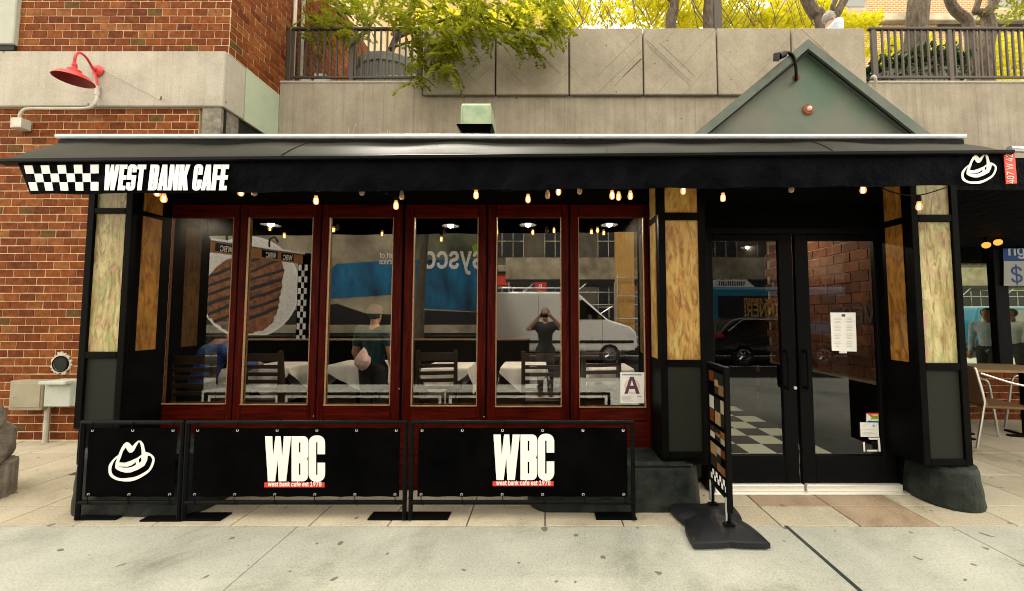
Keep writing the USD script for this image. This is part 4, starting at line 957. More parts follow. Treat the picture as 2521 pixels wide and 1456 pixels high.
# ================================================================== NOTICES
gc = Thing('grade_card', 'white inspection card with a big letter A inside the right window', 'card', at(1556, 956, YW + .01))
YK = YW - .006
gc.add('card', pxfront(sbox(1527, 917, 1586, 993), YK, .002), 'paper', smooth=False)
gc.add('letter', pxfront(Polygon([(1551, 928), (1560, 928), (1575, 970), (1566, 970), (1562.5, 958), (1549, 958), (1545, 970), (1537, 970)]).difference(Polygon([(1555.7, 936), (1560, 950), (1551, 950)])), YK - .0025, .001), 'purple_ink', smooth=False)
gc.add('seal', pxfront(Point(1556, 952).buffer(19).difference(Point(1556, 952).buffer(14)), YK - .0022, .0005), 'pale_print', smooth=False)
gc.add('heading', street_text('SANITARY INSPECTION GRADE', .013, 1532, 924.5, YK - .0022, d=.001, width=Xr(1579, YK, 924) - Xr(1532, YK, 924)), 'ink', smooth=False)
gc.add('small_print', cat([pxfront(sbox(1531, y, 1531 + w_, y + 1.2), YK - .0022, .001) for y, w_ in ((975, 26), (978, 22), (981, 25), (984, 20), (987, 27))] + [pxfront(sbox(1568, 975, 1579, 978), YK - .0022, .001)]), 'pale_ink', smooth=False)
mn = Thing('menu_sheet', 'white two column menu sheet taped inside the right door', 'menu', at(2076, 820, YW))
YM = YW - .006
mn.add('sheet', pxfront(Polygon([(2044, 770), (2106, 770), (2109, 866), (2048, 864)]), YM, .0015), 'paper', smooth=False)
ln = []
for c0 in (2053, 2082):
    for i in range(20):
        if i % 5 == 4: continue
        y = 783 + i * 3.9; w_ = R.uniform(9, 19)
        ln.append(pxfront(sbox(c0 + 9 - w_ / 2, y, c0 + 9 + w_ / 2, y + 1.1), YM - .0016, .0006))
mn.add('menu_lines', cat(ln), 'pale_ink', smooth=False, kind='stuff')
mn.add('logo', pxfront(sbox(2072, 774, 2081, 780), YM - .0016, .0006), 'purple_ink', smooth=False)
mn.add('tape', pxfront(sbox(2066, 864, 2085, 870), YM, .001), 'linen', smooth=False)
st = Thing('rainbow_sticker', 'small rainbow welcome sticker on the right door glass', 'sticker', at(2147, 1028, YW))
for i, mtn in enumerate(('red_print', 'plywood', 'leaf_yellow', 'truck_green', 'sign_white', 'truck_blue')):
    st.add('stripe', pxfront(sbox(2134, 1017 + i * 3.9, 2163, 1020.9 + i * 3.9), YM, .001), mtn, smooth=False)
st.add('chevron', pxfront(Polygon([(2133, 1018), (2146, 1029), (2133, 1040)]), YM - .0012, .0006), 'white_print', smooth=False)
st.add('lettering', cat([street_text('SAFE', .014, 2148, 1024, YM - .0012, d=.0006), street_text('SPACE', .011, 2147, 1037, YM - .0012, d=.0006)]), 'white_print', smooth=False)
ct = Thing('certificate', 'white certificate page taped low on the right door', 'certificate', at(2140, 1058, YW))
ct.add('page', pxfront(Polygon([(2117, 1040), (2162, 1041), (2164, 1076), (2119, 1076)]), YM, .0015), 'paper', smooth=False)
ct.add('print', cat([pxfront(sbox(2124, y, 2124 + w_, y + 1), YM - .0016, .0006) for y, w_ in ((1044, 15), (1049, 8), (1057, 28), (1064, 24), (1068, 30), (1071, 20))] + [pxfront(Point(2151, 1049).buffer(3.4), YM - .0016, .0006)]), 'pale_ink', smooth=False)
fr = Thing('sticker_remnant', 'torn white square outline of a removed sticker under the certificate', 'sticker', at(2144, 1095, YW))
fr.add('outline', cat([pxfront(p, YM, .001) for p in (Polygon([(2137, 1078), (2166, 1078), (2166, 1083), (2141, 1083)]), Polygon([(2161, 1083.2), (2166, 1083.2), (2168, 1112), (2163, 1112)]), sbox(2134, 1108, 2160, 1112), Polygon([(2124, 1090), (2129, 1088), (2130, 1112), (2126, 1112)]))]), 'paper', smooth=False)

# ================================================================== STONE LION (part in view)
ln_ = Thing('stone_lion', 'weathered grey stone lion statue sitting on a ribbed plinth', 'statue', (-4.25, 3.1, 0))
pc = ground(0, 1256); pc = np.array([pc[0] - .56, pc[1] + .14, 0])
def L_(x, y, z): return pc + np.array([x, y, .29 + (z - .29) * .62])
rp = .30
prof = []
pts = []
for k in range(96):
    a = 2 * math.pi * k / 96; r = rp * (1.0 + (.03 if k % 4 < 2 else 0)); pts.append((pc[0] + r * math.cos(a), pc[1] + r * .9 * math.sin(a)))
ln_.add('plinth', trimesh.creation.extrude_polygon(Polygon(pts), .29, engine='earcut'), 'lion_stone', smooth=False)
def blob(list_):
    man = None
    for (p, r, s) in list_:
        b = ball(p, r, 3, s); b = m3.Manifold(m3.Mesh(b.vertices.astype(np.float32), b.faces.astype(np.uint32)))
        man = b if man is None else man + b
    m_ = man.refine_to_length(.035).to_mesh()
    t = trimesh.Trimesh(m_.vert_properties[:, :3], m_.tri_verts); t.merge_vertices()
    trimesh.smoothing.filter_taubin(t, iterations=12)
    v = np.array(t.vertices); nrm = t.vertex_normals
    t.vertices = v + nrm * ((meshkit.fbm(v * 9, 4) - .5) * .05)[:, None]
    return t
ln_.add('body', blob([(L_(0, .02, .55), .24, (1, 1.1, 1.15)), (L_(.02, -.04, .80), .20, (1, 1, 1.2)), (L_(0, -.06, 1.0), .20, (1.05, 1, 1)), (L_(.04, -.1, 1.16), .14, (1, 1, .9)), (L_(.12, -.17, 1.10), .075, (1.2, 1, .8)),
                      (L_(.17, -.06, .46), .15, (1, 1.2, 1)), (L_(.19, -.05, .36), .12, (1.2, 1.1, .6)), (L_(.14, -.15, .66), .085, (1, 1, 2.2)), (L_(.20, -.18, .35), .075, (1.3, 1.2, .7)), (L_(-.15, -.2, .36), .08, (1, 1.4, .7)), (L_(-.16, -.05, .46), .15, (1, 1.2, 1)),
                      (L_(-.1, -.15, .66), .085, (1, 1, 2.2)), (L_(.12, -.02, 1.24), .05, (1, 1, 1)), (L_(-.1, -.02, 1.24), .05, (1, 1, 1)), (L_(.16, .02, .95), .10, (1, 1, 1.4))]), 'lion_stone', smooth=True)

# ================================================================== RIGHT SIDE TERRACE
YSD = 5.75
sb = Thing('side_dining_room', 'brick and glass side room with black posts behind the terrace tables', 'building', (5.2, YSD, 0))
xs0 = XR_ + .02
zbk = .78
sb.add('mortar_bed', bx(xs0 - .2, 12, YSD + .012, YSD + .2, -.05, zbk), 'mortar')
z = 0.0; k = 0
while z < zbk - .05:
    x = xs0 - .2 - (k % 2) * .1
    while x < 8.0:
        sb.add('brick', brick(x, x + .205, z, z + .104, YSD), R.choice(['brick_tone_1', 'brick_tone_3', 'brick_tone_5', 'brick_tone_0']), smooth=False)
        x += .205
    z += .104; k += 1
sb.add('sill', cbx(xs0 - .2, 12, YSD - .03, YSD + .2, zbk + .003, zbk + .05, .008), 'black_paint')
for p0, p1 in ((2440, 2473), (2640, 2672), (2310, 2330)):
    sb.add('post', cbx(Xr(p0, YSD, 700), Xr(p1, YSD, 700), YSD - .05, YSD + .1, zbk + .052, 2.94, .006), 'black_metal')
pp = [Xr(v, YSD, 700) for v in (2330, 2440, 2473, 2640, 2672, 2900)]
for a, b in ((pp[0], pp[1]), (pp[2], pp[3]), (pp[4], pp[5])):
    sb.add('pane', ([[a, YSD, zbk + .05], [b, YSD, zbk + .05], [b, YSD, 2.9], [a, YSD, 2.9]], [[0, 1, 2], [0, 2, 3]]), 'side_glass', smooth=False)
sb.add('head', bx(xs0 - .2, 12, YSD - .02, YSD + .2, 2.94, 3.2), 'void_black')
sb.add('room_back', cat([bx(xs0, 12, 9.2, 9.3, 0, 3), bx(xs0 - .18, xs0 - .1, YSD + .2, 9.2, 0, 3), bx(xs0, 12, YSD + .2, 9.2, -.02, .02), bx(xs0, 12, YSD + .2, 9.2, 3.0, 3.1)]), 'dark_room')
cp = Thing('side_canopy', 'black fabric canopy over the side terrace past the right pilaster', 'canopy', (5, 4.6, 2.6))
zca, zcb = Zr(470, 3.35), Zr(612, YSD - .15)
cp.add('canopy_fabric', hull([[xs0 + .03, 3.35, zca + .3], [12, 3.35, zca + .3], [xs0 + .03, YSD - .15, zcb + .06], [12, YSD - .15, zcb + .06], [xs0 + .03, 3.35, zca + .28], [12, 3.35, zca + .28], [xs0 + .03, YSD - .15, zcb], [12, YSD - .15, zcb + .12]]), 'black_canvas')
cp.add('canopy_valance', bx(xs0 + .04, 12, 3.33, 3.345, zca - .0, zca + .3), 'black_canvas')
cp.add('canopy_back_valance', bx(xs0 + .04, 12, YSD - .14, YSD - .13, zcb - .0, zcb + .5), 'void_black')
for i, (px, py) in enumerate(((2428, 604), (2457, 597))):
    c = at(px, py, 5.2)
    cl_ = Thing('canopy_bulb', ('round', 'pear shaped')[i] + ' warm bulb hanging under the side canopy beside the black post', 'bulb', c)
    cl_.add('bulb', ball(c, .045, 2), 'bulb_glow'); cl_.add('socket', lathe([(0, .04), (.018, .04), (.018, .11), (0, .11)], 12, c), 'black_metal')
wsn = Thing('window_sign', 'blue and white price sign hung inside the side room window', 'sign', at(2500, 650, YSD - .07))
Yw_ = YSD - .07
wsn.add('blue_board', pxfront(sbox(2469, 603, 2600, 643), Yw_, .004), 'blue_sign', smooth=False)
wsn.add('white_board', pxfront(sbox(2471, 643.3, 2600, 704), Yw_, .004), 'sign_white', smooth=False)
wsn.add('lettering', street_text('right', .165, 2480, 629, Yw_ - .005), 'white_print', smooth=False)
wsn.add('price', street_text('$5', .245, 2487, 696, Yw_ - .005, bold=False), 'blue_sign', smooth=False)

tb = Thing('terrace_table', 'slatted teak terrace table on a black pedestal at the side', 'table', (5.6, 4.95, 0))
ctr = np.array([5.95, 5.02, .90]); th = math.radians(-9)
ca, sa = math.cos(th), math.sin(th)
def rt(m, c=ctr, t=th):
    m = m.copy(); m.apply_transform(trimesh.transformations.rotation_matrix(t, [0, 0, 1])); m.apply_translation(c); return m
for i in range(8):
    tb.add('slat', rt(cbx(-.58, .58, -.36 + i * .09, -.36 + i * .09 + .084, -.02, .012, .003)), 'teak')
tb.add('edge', rt(cat([cbx(-.61, -.581, -.36, .36, -.025, .012, .003), cbx(.581, .61, -.36, .36, -.025, .012, .003)])), 'teak')
for s in (-.42, .42):
    tb.add('pedestal', rt(cat([cbx(s - .035, s + .035, -.035, .035, -.89, -.021, .004), cbx(s - .03, s + .03, -.27, .27, -.899, -.875, .004), cbx(s - .22, s + .22, -.03, .03, -.899, -.874, .004)])), 'black_metal')
def armchair(name, label, loc, rot):
    t = Thing(name, label, 'chair', loc, 'aluminium wicker armchairs at the terrace table', rotz=rot)
    A = lambda n, m, mt, u=None: t.add(n, m, mt, u, local=True)
    sw_, sd, sh = .27, .25, .50
    s = A('seat', cbx(-sw_, sw_, -sd, sd, sh - .02, sh + .012, .012), 'wicker')
    A('backrest', hull([[-sw_, sd - .03, sh + .02], [sw_, sd - .03, sh + .02], [-sw_, sd, sh + .02], [sw_, sd, sh + .02], [-sw_ + .02, sd + .06, .95], [sw_ - .02, sd + .06, .95], [-sw_ + .02, sd + .085, .95], [sw_ - .02, sd + .085, .95]]), 'wicker')
    for x in (-1, 1):
        A('leg', tube(curve([[x * (sw_ + .05), -sd - .08, 0], [x * (sw_ + .03), -sd - .02, .45], [x * (sw_ + .02), -sd + .02, .70], [x * (sw_ + .01), -sd + .10, .76], [x * sw_, 0, .80], [x * sw_, sd + .03, .90]], 30), .0135, 8), 'aluminium')
        A('leg', tube(curve([[x * (sw_ - .01), sd + .10, 0], [x * (sw_ - .005), sd + .02, .45], [x * sw_, sd + .01, .6], [x * sw_, sd + .075, .96]], 20), .0135, 8), 'aluminium')
    A('top_rail', tube([[-sw_, sd + .075, .96], [sw_, sd + .075, .96]], .0135, 8), 'aluminium')
    return t
gch = ground(2455, 1052)
armchair('terrace_chair', 'brown wicker aluminium armchair in front, left side of the terrace table', (5.60, 4.72, 0), 78)
armchair('terrace_chair', 'brown wicker aluminium armchair cut by the frame, right of the terrace table', (6.78, 4.95, 0), -105)

# ================================================================== DINING ROOM: chairs, tables, cloths
ZI = .22
src_chair = None
def dining_chair(loc, rot, label):
    global src_chair
    if src_chair is not None:
        return dup(src_chair, 'dining_chair', loc, rot, label, 'chair', 'ladder back chairs in the dining room')
    t = src_chair = Thing('dining_chair', label, 'chair', loc, 'ladder back chairs in the dining room', rotz=rot)
    A = lambda n, m, mt: t.add(n, m, mt, local=True)
    A('seat', cbx(-.22, .22, -.22, .20, .44, .48, .01), 'dark_wood')
    for x in (-1, 1):
        A('leg', cbx(x * .20 - .02, x * .20 + .02, .16, .20, 0, .44, .003), 'dark_wood')
        A('back_post', hull([[x * .20 + sx * .02, y, z] for sx in (-1, 1) for y, z in ((-.24, 0), (-.20, 0), (-.21, .48), (-.17, .48), (-.27, 1.0), (-.235, 1.0))]), 'dark_wood')
    for i, (z, h) in enumerate(((.93, .085), (.83, .04), (.75, .04), (.67, .04), (.59, .035))):
        y = -.19 - (z - .48) * .13
        A('back_slat', cbx(-.185, .185, y - .011, y + .011, z - h / 2, z + h / 2, .003), 'dark_wood')
    A('stretcher', cbx(-.18, .18, -.215, -.195, .25, .28, .003), 'dark_wood')
    return t
def cloth_mesh(h, half, s, rot, drop_seed):
    n = 46; g = np.linspace(-s, s, n)
    P = np.zeros((n, n, 3)); c_, s_ = math.cos(rot), math.sin(rot)
    for i, a in enumerate(g):
        for j, b in enumerate(g):
            x, y = c_ * a - s_ * b, s_ * a + c_ * b
            ox, oy = max(0, abs(x) - half), max(0, abs(y) - half)
            d = math.hypot(ox, oy)
            px = math.copysign(min(abs(x), half) + min(ox * .12, .03), x); py = math.copysign(min(abs(y), half) + min(oy * .12, .03), y)
            if d > 0:
                fold = .03 * math.sin(9 * (x if oy > ox else y) * 1.7 + drop_seed) * min(1, d * 4)
                if oy > ox: py += math.copysign(fold, y); px *= 1 - .12 * d
                else: px += math.copysign(fold, x); py *= 1 - .12 * d
            P[i, j] = (px, py, h - .985 * d + .002)
    return P
src_table = None
def table(x, y, label, clabel, rot=0.6, seed=1):
    global src_table
    if src_table is not None: dup(src_table, 'dining_table', (x, y, ZI), 0, label, 'table', 'dining tables along the windows')
    else:
        t = src_table = Thing('dining_table', label, 'table', (x, y, ZI), 'dining tables along the windows')
        t.add('tabletop', cbx(-.27, .27, -.27, .27, .72, .75, .006), 'dark_wood', local=True)
        t.add('pedestal', cat([cyl([0, 0, .03], [0, 0, .72], .035, 16), lathe([(0, 0), (.25, 0), (.25, .012), (.05, .04), (0, .04)], 28)]), 'black_metal', local=True)
    P = cloth_mesh(.753, .275, .45, rot, seed) + np.array([x, y, ZI])
    single('tablecloth', shell(P, .002), 'linen', clabel, 'tablecloth', 'white cloths on the dining tables', smooth=60)
tabs = [(Xr(520, 4.45), 4.45), (Xr(700, 4.75), 4.75), (Xr(865, 4.7), 4.95), (Xr(1110, 4.7), 4.7), (Xr(1290, 4.6), 4.75), (Xr(1500, 4.6), 4.6)]
tn = ['first', 'second', 'third', 'fourth', 'fifth', 'sixth']
for i, (x, y) in enumerate(tabs):
    table(x, y, f'square dining table behind the {tn[i]} window from the left', f'white tablecloth with hanging corners behind the {tn[i]} window from the left', .62 + .25 * (i % 3), i * 1.7)
for i, (px, y) in enumerate(((690, 4.22), (1085, 4.30), (1335, 4.20), (1465, 4.35))):
    dining_chair((Xr(px, y), y, ZI), 0 if i % 2 == 0 else 8, 'dark ladder back chair with its back to the ' + ('second', 'fourth', 'fifth', 'sixth')[i] + ' window from the left')
dining_chair((Xr(520, 3.98), 4.0, ZI), 6, 'dark ladder back chair holding the seated person in blue')

# ================================================================== PEOPLE
def person(name, label, loc, rot, J, mats, hair='dark_hair', cap=None, skirt=False, cat_='person', sleeves='long', head_turn=0., scale=1.0):
    """J: joints in the figure's own frame (x to its left, y forward, z up). One continuous body; clothes, hair and shoes are its children."""
    t = Thing(name, label, cat_, loc, rotz=rot)
    J = {k: np.array(v, float) * scale for k, v in J.items()}
    rad = dict(pelvis=.135, chest=.145, neck=.055, shl=.07, shr=.07, ell=.045, elr=.045, wrl=.03, wrr=.03, hipl=.095, hipr=.095, knl=.06, knr=.06, anl=.042, anr=.042, tol=.035, tor=.035, hdl=.036, hdr=.036, waist=.125)
    bones = [('pelvis', 'waist'), ('waist', 'chest'), ('chest', 'neck'), ('chest', 'shl'), ('chest', 'shr'), ('shl', 'ell'), ('ell', 'wrl'), ('shr', 'elr'), ('elr', 'wrr'), ('pelvis', 'hipl'), ('pelvis', 'hipr'),
             ('hipl', 'knl'), ('knl', 'anl'), ('hipr', 'knr'), ('knr', 'anr'), ('anl', 'tol'), ('anr', 'tor'), ('wrl', 'hdl'), ('wrr', 'hdr')]
    def bone(a, b, grow=0., cut=1.0, ra=None, rb=None):
        pa, pb = J[a], J[a] + (J[b] - J[a]) * cut
        r0 = (ra or rad[a]) * scale + grow; r1 = (rb or rad[b]) * scale * cut + (ra or rad[a]) * scale * (1 - cut) + grow
        q = np.vstack([ball(pa, r0, 2).vertices, ball(pb, r1, 2).vertices])
        if 'chest' in (a, b) or 'pelvis' in (a, b):
            c = q.mean(0); q[:, 1] = c[1] + (q[:, 1] - c[1]) * .82
        h = trimesh.convex.convex_hull(q)
        return m3.Manifold(m3.Mesh(h.vertices.astype(np.float32), h.faces.astype(np.uint32)))
    def solid(parts, ln=.035, it=10):
        man = parts[0]
        for p in parts[1:]: man = man + p
        m_ = man.refine_to_length(ln).to_mesh(); o = trimesh.Trimesh(m_.vert_properties[:, :3], m_.tri_verts); o.merge_vertices()
        trimesh.smoothing.filter_taubin(o, iterations=it); return o
    parts = [bone(a, b) for a, b in bones]
    hd = J['head']; ht = math.radians(head_turn); F = np.array([-math.sin(ht), math.cos(ht), 0]); S = np.array([math.cos(ht), math.sin(ht), 0]); Zu = np.array([0, 0, 1.])
    def hp(s, f, z): return hd + (S * s + F * f + Zu * z) * scale
    def bl(p, r, s=(1, 1, 1)):
        b = ball((0, 0, 0), r * scale, 2, s); b.apply_transform(trimesh.transformations.rotation_matrix(ht, [0, 0, 1])); b.apply_translation(p)
        return m3.Manifold(m3.Mesh(b.vertices.astype(np.float32), b.faces.astype(np.uint32)))
    nk = np.vstack([ball(J['neck'], .056 * scale, 2).vertices, ball(hp(0, -.01, -.05), .052 * scale, 2).vertices]); h = trimesh.convex.convex_hull(nk)
    parts += [m3.Manifold(m3.Mesh(h.vertices.astype(np.float32), h.faces.astype(np.uint32)))]
    parts += [bl(hp(0, -.01, .03), .098, (.80, 1.0, .98)), bl(hp(0, .02, -.045), .07, (.85, 1.0, .95)), bl(hp(0, .062, -.088), .028, (1.1, 1, .8))]
    for s in (-1, 1): parts += [bl(hp(s * .078, -.01, -.01), .022, (.4, .8, 1.3))]
    nose = trimesh.convex.convex_hull(np.array([hp(0, .085, .012), hp(-.016, .088, -.035), hp(.016, .088, -.035), hp(0, .118, -.032), hp(0, .06, .02), hp(0, .07, -.045)]))
    parts.append(m3.Manifold(m3.Mesh(nose.vertices.astype(np.float32), nose.faces.astype(np.uint32))))
    for sd in ('l', 'r'):       # palm and five fingers
        d = J['hd' + sd] - J['wr' + sd]; d = d / max(np.linalg.norm(d), 1e-6)
        side = np.cross(d, [0, 0, 1]); side = side / max(np.linalg.norm(side), 1e-6); cu = np.cross(side, d)
        for k, (off, ln_f) in enumerate(((-.027, .062), (-.009, .075), (.009, .07), (.026, .055))):
            a = J['hd' + sd] + side * off * scale + d * .02 * scale; b = a + (d * ln_f * .6 - cu * .012) * scale; c = b + (d * ln_f * .35 - cu * .022) * scale
            for p, q_, r_ in ((a, b, .0095), (b, c, .0085)):
                hh = trimesh.convex.convex_hull(np.vstack([ball(p, r_, 1).vertices, ball(q_, r_ * .95, 1).vertices])); parts.append(m3.Manifold(m3.Mesh(hh.vertices.astype(np.float32), hh.faces.astype(np.uint32))))
        a = J['wr' + sd] + (side * -.03 + d * .03) * scale; b = a + (side * -.03 + d * .045) * scale
        hh = trimesh.convex.convex_hull(np.vstack([ball(a, .012, 1).vertices, ball(b, .0095, 1).vertices])); parts.append(m3.Manifold(m3.Mesh(hh.vertices.astype(np.float32), hh.faces.astype(np.uint32))))
    body = t.add('body', solid(parts, .022, 5), mats.get('skin', 'skin'), smooth=True, local=True)
    g = .013
    cut = .55 if sleeves == 'short' else 1.0
    sh = [bone('pelvis', 'waist', g), bone('waist', 'chest', g), bone('chest', 'shl', g), bone('chest', 'shr', g), bone('shl', 'ell', g, cut), bone('shr', 'elr', g, cut)]
    if sleeves == 'long': sh += [bone('ell', 'wrl', g), bone('elr', 'wrr', g)]
    t.add('shirt', solid(sh), mats['top'], body, smooth=True, local=True)
    pt = [bone('pelvis', 'hipl', g * 1.1), bone('pelvis', 'hipr', g * 1.1), bone('hipl', 'knl', g), bone('knl', 'anl', g), bone('hipr', 'knr', g), bone('knr', 'anr', g)]
    t.add('trousers', solid(pt), mats['legs'], body, smooth=True, local=True)
    for sd in ('l', 'r'): t.add('shoe', solid([bone('an' + sd, 'to' + sd, .012)], .02, 4), mats.get('shoes', 'dark_cloth'), body, smooth=True, local=True)
    hb = ball((0, 0, 0), .106 * scale, 3, (.84, 1.0, .98)); v = np.array(hb.vertices)
    hb.apply_transform(trimesh.transformations.rotation_matrix(ht, [0, 0, 1])); hb.apply_translation(hp(0, -.014, .034))
    vv = np.array(hb.vertices) - hd; fz = vv @ F / scale; zz = vv[:, 2] / scale
    keep = (fz < .035) & (zz > -.065) | (zz > .075) & (fz < .075)
    fm = keep[hb.faces].all(1); hb.update_faces(fm); hb.remove_unreferenced_vertices()
    hb.vertices += hb.vertex_normals * ((meshkit.fbm(np.array(hb.vertices) * 40, 3) - .4) * .012)[:, None]
    t.add('hair', hb, hair, body, smooth=True, local=True)
    for s in (-1, 1): t.add('eye', ball(hp(s * .032, .083, .006), .0105 * scale, 1, (1, .6, .7)), 'ink', body, local=True)
    t.add('mouth', ball(hp(0, .087, -.068), .02 * scale, 1, (1, .3, .2)), 'cap_maroon', body, local=True)
    if cap:
        cb_ = ball((0, 0, 0), .113 * scale, 3, (.85, 1.0, .92)); fm = (np.array(cb_.vertices)[:, 2] > .01)[cb_.faces].all(1); cb_.update_faces(fm); cb_.remove_unreferenced_vertices()
        cb_.apply_transform(trimesh.transformations.rotation_matrix(ht, [0, 0, 1])); cb_.apply_translation(hp(0, -.01, .045))
        c1 = t.add('cap', cb_, cap, body, smooth=True, local=True)
        t.add('cap_peak', hull([hp(s * x, f, z) for s in (-1, 1) for x, f, z in ((.075, .07, .05), (.06, .15, .038), (.02, .17, .04), (.075, .07, .058), (.02, .17, .047))]), cap, c1, local=True)
    return t
def stand(**k):
    J = dict(pelvis=(0, 0, .95), waist=(0, 0, 1.10), chest=(0, .01, 1.30), neck=(0, 0, 1.47), head=(0, .02, 1.62), shl=(.19, 0, 1.40), shr=(-.19, 0, 1.40), ell=(.25, -.03, 1.12), elr=(-.25, -.03, 1.12), wrl=(.25, .05, .87), wrr=(-.25, .05, .87),
             hdl=(.25, .08, .79), hdr=(-.25, .08, .79), hipl=(.09, 0, .90), hipr=(-.09, 0, .90), knl=(.10, .02, .49), knr=(-.10, .02, .49), anl=(.10, -.01, .08), anr=(-.10, -.01, .08), tol=(.11, .15, .04), tor=(-.11, .15, .04))
    J.update(k); return J
# the person taking the picture, seen in the window
person('person', 'person in dark clothes holding up a phone, mirrored in the fifth window', (0.02, -.50, 0), 0,
       stand(ell=(.34, .16, 1.33), elr=(-.34, .16, 1.33), wrl=(.13, .36, 1.56), wrr=(-.13, .36, 1.56), hdl=(.085, .40, 1.60), hdr=(-.085, .40, 1.60)), dict(top='dark_cloth', legs='dark_cloth'), sleeves='short', hair='grey_hair')
single('phone', cbx(-.075, .075, -.034, -.026, 1.56, 1.635, .004), 'black_metal', 'black phone held sideways by the mirrored photographer', 'phone')
# man on the terrace, only head and collar above the wall
hz = Zr(47, 6.25)
person('person', 'grey haired man in a pale shirt walking past behind the terrace wall', (Xr(2040, 6.25, 47), 6.25, hz - 1.62 - .012), -90, stand(), dict(top='pale_blue_shirt', legs='dark_cloth'), hair='grey_hair')
# seated guest in blue, leaning over the table
person('person', 'seated guest in a blue jacket and dark cap behind the first window', (Xr(492, 4.02), 4.02, ZI), -12,
       stand(pelvis=(0, 0, .56), waist=(0, .05, .70), chest=(0, .12, .90), neck=(0, .18, 1.06), head=(0, .25, 1.16), shl=(.19, .14, .99), shr=(-.19, .14, .99), ell=(.26, .30, .78), elr=(-.26, .30, .78), wrl=(.18, .48, .80), wrr=(-.16, .48, .80), hdl=(.15, .55, .80), hdr=(-.13, .55, .80),
             hipl=(.09, .02, .53), hipr=(-.09, .02, .53), knl=(.11, .40, .50), knr=(-.11, .40, .50), anl=(.11, .38, .08), anr=(-.11, .38, .08), tol=(.11, .52, .04), tor=(-.11, .52, .04)), dict(top='blue_jacket', legs='dark_cloth'), cap='dark_cloth')
pt_ = (Xr(934, 4.75), 4.62)
person('person', 'man in a teal shirt and maroon cap, back turned, behind the third window', (pt_[0], pt_[1], ZI - .12), -8, stand(wrr=(-.26, .12, .9), hdr=(-.27, .18, .86)), dict(top='teal_shirt', legs='dark_cloth'), sleeves='short', cap='cap_maroon', scale=.93)
bgp = at(893, 885, 4.35)
bgm = ball((0, 0, 0), 1, 3, (.09, .07, .13)); vv = np.array(bgm.vertices); vv[:, :2] *= np.where(vv[:, 2:] > 0, 1 - vv[:, 2:] * 5.2, 1); bgm.vertices = vv + (meshkit.fbm(vv * 20, 3) - .5)[:, None] * .03 + bgp
single('plastic_bag', bgm, 'pink_bag', 'knotted pale pink plastic bag beside the man in teal', 'bag', smooth=60)
bk = Thing('basket', 'tan woven basket on the floor under the first window', 'basket', (Xr(455, 3.85), 3.85, ZI))
bk.add('basket_body', lathe([(0, 0), (.20, 0), (.25, .30), (.24, .30), (.19, .02), (0, .02)], 32, (Xr(455, 3.85), 3.85, ZI + .003)), 'tan_basket')
bk.add('rim', lathe([(.235, .295), (.262, .295), (.262, .32), (.235, .32)], 32, (Xr(455, 3.85), 3.85, ZI + .003)), 'teak')

# indoor bulbs behind the glass, placed to light the tables and tiles
for i, (px, py, Y, what) in enumerate(((553, 507, 4.6, 'behind the first window'), (668, 520, 4.5, 'behind the second window'), (1110, 512, 4.55, 'behind the fourth window'), (1300, 512, 4.5, 'behind the fifth window'), (1500, 512, 4.5, 'behind the sixth window'), (1850, 560, 4.6, 'over the checkered floor'), (1840, 560, 6.0, 'over the red carpet'))):
    c = at(px, py, Y); c[2] = min(c[2], 2.72)
    b_ = Thing('room_lighting_bulb', 'small indoor bulb placed to light tables and tiles ' + what, 'bulb', c, 'bulbs placed indoors to light tables and tiles')
    b_.add('bulb', ball(c, .035, 2), 'indoor_light_glow'); b_.add('socket', lathe([(0, .034), (.015, .034), (.015, .09), (0, .09)], 10, c), 'black_metal')
    b_.add('lamp_shade', lathe([(.02, .085), (.026, .088), (.11, -.005), (.105, -.012), (.018, .078)], 24, c), 'black_metal')
    b_.add('cord', tube([c + [0, 0, .09], [c[0], c[1], 2.9]], .004, 5), 'black_metal')
# ================================================================== STREET BEHIND THE CAMERA (mirrored in the glass)
def vat(px, py, D):
    p = at(px, py, D); p[1] = 2 * YW - D; return p
def prof_body(prof, y0, y1, bev=.05):
    """side profile in (x, z), extruded from y0 to y1 with softened long edges."""
    P = Polygon(prof); m = []
    for ins, y in ((bev, y0), (bev * .3, y0 + bev * .4), (0, y0 + bev), (0, y1 - bev), (bev * .3, y1 - bev * .4), (bev, y1)):
        m.append((P.buffer(-ins, join_style='mitre') if ins else P, y))
    n = 90; rings = []
    for p, y in m:
        ex = p.exterior if p.geom_type == 'Polygon' else max(p.geoms, key=lambda g: g.area).exterior
        st = ex.project(Point(prof[0])); rings.append(np.array([[*ex.interpolate((st + ex.length * i / n) % ex.length).coords[0]] for i in range(n)]))
        rings[-1] = np.c_[rings[-1][:, 0], np.full(n, y), rings[-1][:, 1]]
    v = np.vstack(rings); f = []
    for l in range(len(rings) - 1):
        for i in range(n): a, b = l * n + i, l * n + (i + 1) % n; f += [(a, b, b + n), (a, b + n, a + n)]
    for base, ring, flip in ((0, rings[0], 1), ((len(rings) - 1) * n, rings[-1], 0)):
        tri_ = trimesh.creation.triangulate_polygon(Polygon(ring[:, [0, 2]]), engine='earcut')[1]
        vv2 = trimesh.creation.triangulate_polygon(Polygon(ring[:, [0, 2]]), engine='earcut')[0]
        from scipy.spatial import cKDTree
        idx = cKDTree(ring[:, [0, 2]]).query(vv2)[1] + base
        f += [tuple(idx[t][::-1] if flip else idx[t]) for t in tri_]
    o = trimesh.Trimesh(v, np.array(f), process=False); o.fix_normals(); return o
